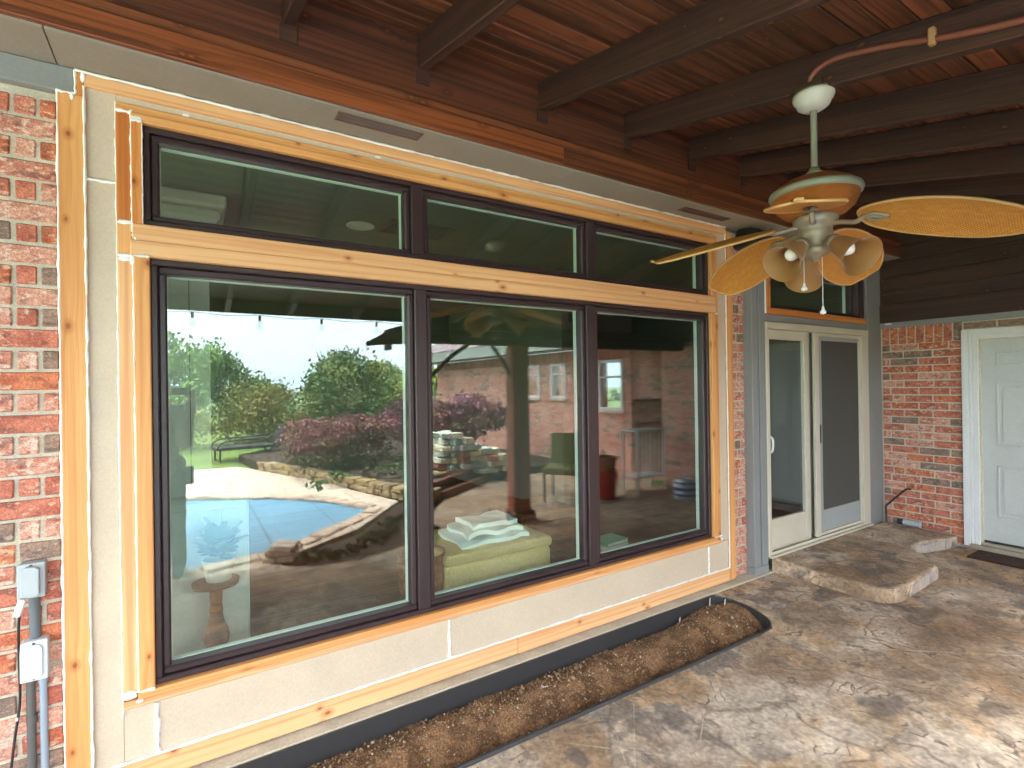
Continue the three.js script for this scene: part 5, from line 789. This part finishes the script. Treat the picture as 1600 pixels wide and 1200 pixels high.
// brick wing of the house beyond the porch
{
  const t = thing('house_wing', 'low brick house wing with white windows and a shingled roof beyond the patio', 'house'), B = { su: 1.8, sv: 1.8, bevel: 0, grain: 2 }, z0 = 3.45, z1 = 11.05, X = XE;
  const open = [[5.13, 5.62, 1.3, 1.97], [6.0, 7.16, 1.3, 1.97], [3.62, 4.22, 1.12, 1.98]], wall = [];
  let z = z0; for (const [a, b, c, d] of [open[2], open[0], open[1]]) { wall.push(span(X, X + 0.2, -0.2, 2.2, z, a, B), span(X, X + 0.2, -0.2, c, a, b, B), span(X, X + 0.2, d, 2.2, a, b, B)); z = b; } wall.push(span(X, X + 0.2, -0.2, 2.2, z, z1, B));
  mesh('wall', [...wall, span(X + 0.2, 11.5, -0.2, 2.2, z1 - 0.2, z1, { ...B, grain: 0 }), span(X + 0.2, 11.5, -0.2, 2.2, z0, z0 + 0.2, { ...B, grain: 0 }), span(11.3, 11.5, -0.2, 0.8, z0 + 0.2, z1 - 0.2, B)], M.brickFar, t);
  mesh('inner_floor', span(X + 0.2, 11.3, -0.2, 0, z0 + 0.2, z1 - 0.2, { bevel: 0 }), M.interiorFloor, t);
  for (const [a, b, c, d] of open) { const w = mesh('window_frame', [span(X - 0.02, X + 0.08, c, c + 0.05, a, b, { bevel: 0.004 }), span(X - 0.02, X + 0.08, d - 0.05, d, a, b, { bevel: 0.004 }), span(X - 0.02, X + 0.08, c + 0.05, d - 0.05, a, a + 0.05, { bevel: 0.004 }), span(X - 0.02, X + 0.08, c + 0.05, d - 0.05, b - 0.05, b, { bevel: 0.004 }), span(X - 0.01, X + 0.07, (c + d) / 2 + 0.12, (c + d) / 2 + 0.155, a + 0.05, b - 0.05, { bevel: 0.003 })], M.white, t); const g = new THREE.PlaneGeometry(b - a, d - c); g.rotateY(-Math.PI / 2); g.translate(X + 0.03, (c + d) / 2, (a + b) / 2); mesh('pane', g, M.glassClear, w); mesh('sill', span(X - 0.05, X + 0.02, c - 0.05, c - 0.001, a - 0.04, b + 0.04, { bevel: 0.006 }), M.coping, w); }
  for (let i = 0; i < 100; i++) { const o = mesh('soldier_brick', brickFor(0.0618, 0.19, 0.04), pick([bricks.dark, bricks.red, bricks.pink]), t); o.position.set(X - 0.008, 2.09, z0 + 0.05 + i * 0.0757); o.rotation.y = -Math.PI / 2; }
  const e = 0.55, roof = box(4.0, 0.05, z1 - z0 + 1.2, [0, 0, 0], { su: 2, sv: 2, bevel: 0.01, grain: 2 }), rf = mesh('roof', roof, M.shingle, t); rf.rotation.z = 0.42; rf.position.set(X - e + 1.83 - 0.02, 2.44 + 0.81, (z0 + z1) / 2 + 0.1);
  mesh('eave_soffit', span(X - e, X, 2.205, 2.225, z0, z1 + 0.5, { bevel: 0.003 }), M.greyPaint, t); mesh('fascia', span(X - e - 0.02, X - e, 2.2, 2.42, z0, z1 + 0.5, { bevel: 0.004 }), S({ map: T.paint, color: lin(0.34, 0.4, 0.36), roughness: 0.6, name: 'fascia' }), t);
}
{ // recess between porch end wall and wing
  const t = thing('grill_alcove', 'dark timber alcove beside the porch end wall with a counter', 'alcove');
  mesh('back_panel', span(XE + 0.75, XE + 0.8, 0, 2.4, 2.8, 3.45, { ...WOOD, grain: 1 }), M.beam, t); mesh('alcove_roof', span(XE - 0.6, XE + 0.8, 2.2, 3.4, 2.825, 3.44, { ...WOOD }), M.beam, t); mesh('counter', span(XE + 0.1, XE + 0.75, 0.86, 0.92, 2.82, 3.44, { ...WOOD, bevel: 0.008 }), M.ledger, t); mesh('shelf_board', span(XE + 0.05, XE + 0.75, 1.28, 1.31, 2.82, 3.44, { ...WOOD }), M.beam, t);
}
{ const t = thing('bucket', 'red plastic bucket filled with rust coloured planters by the brick wall', 'bucket', [4.9, 0, 2.72]); mesh('bucket_body', lathe([[0, 0], [0.13, 0], [0.165, 0.34], [0.172, 0.345], [0.172, 0.36], [0.158, 0.36], [0.125, 0.01], [0, 0.01]], 28), S({ color: lin(0.55, 0.035, 0.025), roughness: 0.4, name: 'red_plastic' }), t); mesh('inner_pot', lathe([[0, 0.2], [0.13, 0.2], [0.15, 0.53], [0.165, 0.54], [0.165, 0.57], [0.14, 0.57], [0.13, 0.3], [0, 0.3]], 28), S({ color: lin(0.4, 0.13, 0.06), roughness: 0.7, name: 'terracotta' }), t); mesh('bucket_bail', tube([[-0.17, 0.33, 0], [-0.14, 0.2, 0.14], [0, 0.14, 0.19], [0.14, 0.2, 0.14], [0.17, 0.33, 0]], 0.004, 24, 6), M.pvcGrey, t); }
{ const t = thing('bakers_rack', 'white painted slatted rack standing against the brick', 'rack', [5.68, 0, 2.75]); const w = M.white; for (const [x, z] of [[-0.28, -0.14], [0.28, -0.14], [-0.28, 0.14], [0.28, 0.14]]) mesh('leg', span(x - 0.014, x + 0.014, 0, 0.9, z - 0.014, z + 0.014, { bevel: 0.003 }), w, t); for (const y of [0.22, 0.88]) mesh('shelf', span(-0.29, 0.29, y, y + 0.02, -0.15, 0.15, { bevel: 0.003 }), w, t); for (let i = 0; i < 6; i++) mesh('slat', span(-0.22 + i * 0.085, -0.2 + i * 0.085, 0.24, 0.88, -0.155, -0.143, { bevel: 0.002 }), w, t); }
{ const t = thing('striped_crock', 'blue and white striped crock on the porch floor', 'crock', [5.7, 0, 2.03]); mesh('crock_body', lathe([[0, 0], [0.13, 0], [0.15, 0.05], [0.152, 0.2], [0.13, 0.26], [0.1, 0.28], [0.09, 0.28], [0.1, 0.2], [0, 0.2]], 28), S({ color: lin(0.6, 0.64, 0.68), roughness: 0.3, name: 'crock' }), t); mesh('glaze_stripe', [[0.06, 0.09], [0.13, 0.17], [0.22, 0.24]].map(([a, b]) => lathe([[a > 0.2 ? 0.15 : 0.1535, a], [a > 0.2 ? 0.143 : 0.1535, b]], 28)), S({ color: lin(0.02, 0.05, 0.2), roughness: 0.3, side: THREE.DoubleSide, name: 'blue_glaze' }), t); }
{ const t = thing('patio_chair', 'patio chair with an olive cushion beside the wooden post', 'chair', [4.36, 0, 2.95], 0.9); const o = S({ color: lin(0.22, 0.2, 0.06), roughness: 0.9, bumpMap: T.weave, bumpScale: 0.001, name: 'olive' }); const a = new RoundedBoxGeometry(0.5, 0.1, 0.5, 3, 0.04); a.translate(0, 0.42, 0); mesh('seat', a, o, t); const b = new RoundedBoxGeometry(0.5, 0.46, 0.1, 3, 0.04); b.rotateX(0.15); b.translate(0, 0.66, 0.24); mesh('backrest', b, o, t); for (const [x, z] of [[-0.22, -0.22], [0.22, -0.22], [-0.22, 0.24], [0.22, 0.24]]) mesh('leg', rod([x, 0, z], [x, 0.4, z], 0.016), M.black, t); }

// ---------------------------------------------------------------- the photographer, mirrored in the left pane
function flesh(bones, lo, hi, cell, k = 0.03) { // bones: [a, b, ra, rb]; one smooth surface round them
  const size = Math.max(hi[0] - lo[0], hi[1] - lo[1], hi[2] - lo[2]), res = Math.min(150, Math.ceil(size / cell) + 4), mc = new MarchingCubes(res, leafM, false, false, 400000), h = size / 2, c = [(lo[0] + hi[0]) / 2, (lo[1] + hi[1]) / 2, (lo[2] + hi[2]) / 2];
  mc.isolation = 0; let i = 0;
  for (let z = 0; z < res; z++) for (let y = 0; y < res; y++) for (let x = 0; x < res; x++, i++) {
    const p = [c[0] + (x / res * 2 - 1) * h, c[1] + (y / res * 2 - 1) * h, c[2] + (z / res * 2 - 1) * h]; let d = 1e9;
    for (const [a, b, ra, rb, sx = 1] of bones) {
      const ab = [b[0] - a[0], b[1] - a[1], b[2] - a[2]], ap = [p[0] - a[0], p[1] - a[1], p[2] - a[2]], L2 = ab[0] ** 2 + ab[1] ** 2 + ab[2] ** 2 || 1e-9, t = Math.max(0, Math.min(1, (ap[0] * ab[0] + ap[1] * ab[1] + ap[2] * ab[2]) / L2));
      const q = Math.hypot((ap[0] - ab[0] * t) / sx, ap[1] - ab[1] * t, ap[2] - ab[2] * t) - (ra + (rb - ra) * t), m = Math.max(k - Math.abs(d - q), 0) / k; d = Math.min(d, q) - m * m * k * 0.25;
    }
    mc.field[i] = -d;
  }
  mc.update();
  const n = mc.count, g = new THREE.BufferGeometry(), P = new Float32Array(mc.positionArray.slice(0, n * 3)), N = new Float32Array(mc.normalArray.slice(0, n * 3));
  for (let j = 0; j < n; j++) for (let q = 0; q < 3; q++) P[j * 3 + q] = P[j * 3 + q] * h + c[q];
  g.setAttribute('position', new THREE.BufferAttribute(P, 3)); g.setAttribute('normal', new THREE.BufferAttribute(N, 3)); g.setAttribute('uv', new THREE.BufferAttribute(new Float32Array(n * 2), 2));
  return g;
}
{
  const t = thing('person', 'person in a grey green shirt, dark trousers and boots holding up a phone', 'person', [-0.2, 0, 2.72]);
  const skin = S({ color: lin(0.5, 0.3, 0.21), roughness: 0.55, name: 'skin' }), shirt = S({ color: lin(0.3, 0.36, 0.33), roughness: 0.9, bumpMap: T.weave, bumpScale: 0.001, name: 'shirt' }), trouser = S({ color: lin(0.06, 0.075, 0.08), roughness: 0.9, name: 'trousers' });
  const HIP = [[-0.1, 0.92, 0.02], [0.1, 0.92, 0.02]], KNEE = [[-0.11, 0.5, -0.02], [0.12, 0.5, -0.03]], ANK = [[-0.12, 0.1, 0.03], [0.14, 0.1, -0.02]], SH = [[-0.18, 1.38, 0.0], [0.18, 1.38, -0.01]], EL = [[-0.25, 1.12, -0.06], [0.2, 1.13, -0.1]], WR = [[-0.1, 1.28, -0.2], [0.245, 1.44, -0.1]];
  const torso = (o) => [[[0, 0.95, 0.01], [0, 1.12, 0], 0.108 + o, 0.1 + o, 1.25], [[0, 1.12, 0], [0, 1.28, 0], 0.1 + o, 0.108 + o, 1.3], [[-0.13, 1.36, 0], [0.13, 1.36, 0], 0.066 + o, 0.066 + o]];
  const arm = (s, o) => [[SH[s], EL[s], 0.052 + o, 0.042 + o], [EL[s], WR[s], 0.04 + o, 0.028 + o]], leg = (s, o) => [[HIP[s], KNEE[s], 0.09 + o, 0.058 + o], [KNEE[s], ANK[s], 0.056 + o, 0.042 + o]];
  const head = [[[0, 1.4, 0.005], [0, 1.5, -0.01], 0.055, 0.05], [[0, 1.6, 0.005], [0, 1.63, 0.012], 0.078, 0.088], [[0, 1.535, -0.045], [0, 1.6, -0.03], 0.045, 0.06], [[0, 1.585, -0.1], [0, 1.56, -0.112], 0.01, 0.016], [[-0.08, 1.575, 0.01], [-0.082, 1.6, 0.012], 0.012, 0.016], [[0.08, 1.575, 0.01], [0.082, 1.6, 0.012], 0.012, 0.016], [[-0.03, 1.542, -0.088], [0.03, 1.542, -0.088], 0.008, 0.008]];
  const hand = (w, d) => { const b = [[w, [w[0] + d[0] * 0.07, w[1] + d[1] * 0.07, w[2] + d[2] * 0.07], 0.026, 0.03]]; for (let i = 0; i < 4; i++) { const o = -0.03 + i * 0.02, L = [0.062, 0.075, 0.07, 0.055][i], s = [w[0] + d[0] * 0.085, w[1] + d[1] * 0.085 + o * 0.9, w[2] + d[2] * 0.085], m = [s[0] + d[0] * L * 0.6 + 0.008, s[1] + d[1] * L * 0.4, s[2] + d[2] * L * 0.6], e = [m[0] + 0.012, m[1] + d[1] * L * 0.2, m[2] + d[2] * L * 0.4 - 0.018]; b.push([s, m, 0.0095, 0.0085], [m, e, 0.0085, 0.007]); } b.push([[w[0] + d[0] * 0.03, w[1] - 0.02, w[2] + d[2] * 0.03], [w[0] + d[0] * 0.06 - 0.012, w[1] - 0.052, w[2] + d[2] * 0.06 - 0.012], 0.013, 0.01], [[w[0] + d[0] * 0.06 - 0.012, w[1] - 0.052, w[2] + d[2] * 0.06 - 0.012], [w[0] + d[0] * 0.09, w[1] - 0.058, w[2] + d[2] * 0.09 - 0.02], 0.01, 0.008]); return b; };
  const hl = flesh(hand(WR[0], [0.6, 0.6, 0.3]), [-0.2, 1.18, -0.34], [0.06, 1.44, -0.08], 0.0035, 0.008), hr = flesh(hand(WR[1], [0.1, 0.95, 0.1]), [0.14, 1.34, -0.22], [0.36, 1.62, 0.04], 0.0035, 0.008), hd = flesh(head, [-0.14, 1.36, -0.16], [0.14, 1.76, 0.16], 0.005, 0.03);
  const body = flesh([...torso(0), ...arm(0, 0), ...arm(1, 0), ...leg(0, 0), ...leg(1, 0), [[0, 1.36, 0.005], [0, 1.5, 0], 0.055, 0.05]], [-0.4, 0.02, -0.4], [0.4, 1.6, 0.4], 0.0125, 0.035);
  mesh('body', [body, hd, hl, hr], skin, t);
  mesh('shirt', flesh([...torso(0.02), [[-0.055, 0.9, 0.01], [0.055, 0.9, 0.01], 0.128, 0.128], ...arm(0, 0.014), ...arm(1, 0.014), [[0, 1.38, 0.004], [0, 1.41, 0], 0.066, 0.064]], [-0.44, 0.74, -0.44], [0.44, 1.62, 0.44], 0.0105, 0.035), shirt, t, 'grey green shirt');
  mesh('trousers', flesh([[[-0.05, 0.92, 0.01], [0.05, 0.92, 0.01], 0.112, 0.112], ...leg(0, 0.022), ...leg(1, 0.022)], [-0.3, 0.06, -0.4], [0.3, 1.12, 0.4], 0.0105, 0.03), trouser, t, 'dark trousers');
  for (const s of [0, 1]) mesh('boot', flesh([[[ANK[s][0], 0.16, ANK[s][2] + 0.01], [ANK[s][0], 0.06, ANK[s][2] + 0.02], 0.062, 0.056], [[ANK[s][0], 0.045, ANK[s][2] + 0.05], [ANK[s][0], 0.038, ANK[s][2] - 0.17], 0.044, 0.04]], [ANK[s][0] - 0.16, 0, ANK[s][2] - 0.26], [ANK[s][0] + 0.16, 0.3, ANK[s][2] + 0.16], 0.006, 0.03), M.black, t);
  mesh('belt_bag', new RoundedBoxGeometry(0.1, 0.16, 0.07, 3, 0.015).translate(0.215, 0.83, -0.02), M.black, t, 'black bag at the hip');
  const hair = flesh([[[0, 1.625, 0.025], [0, 1.66, 0.02], 0.094, 0.085], [[0, 1.56, 0.05], [0, 1.62, 0.04], 0.05, 0.075]], [-0.14, 1.46, -0.12], [0.14, 1.8, 0.18], 0.006, 0.03); mesh('hair', hair, S({ color: lin(0.05, 0.03, 0.02), roughness: 0.8, name: 'hair' }), t);
  for (const s of [-1, 1]) mesh('eye', new THREE.SphereGeometry(0.0105, 12, 10).translate(s * 0.032, 1.605, -0.083), M.white, t);
  const ph = thing('phone', 'black phone held up beside the head of the person', 'phone'); const g = new RoundedBoxGeometry(0.13, 0.06, 0.008, 3, 0.004); g.translate(-0.02, 1.56, 2.585); mesh('phone_body', g, M.black, ph); mesh('phone_lens', moved(lathe([[0, 0], [0.008, 0], [0.008, 0.002], [0, 0.002]], 14).rotateX(-Math.PI / 2), 0.03, 1.575, 2.5805), M.pvcGrey, ph);
}
renderer.render(scene, camera);
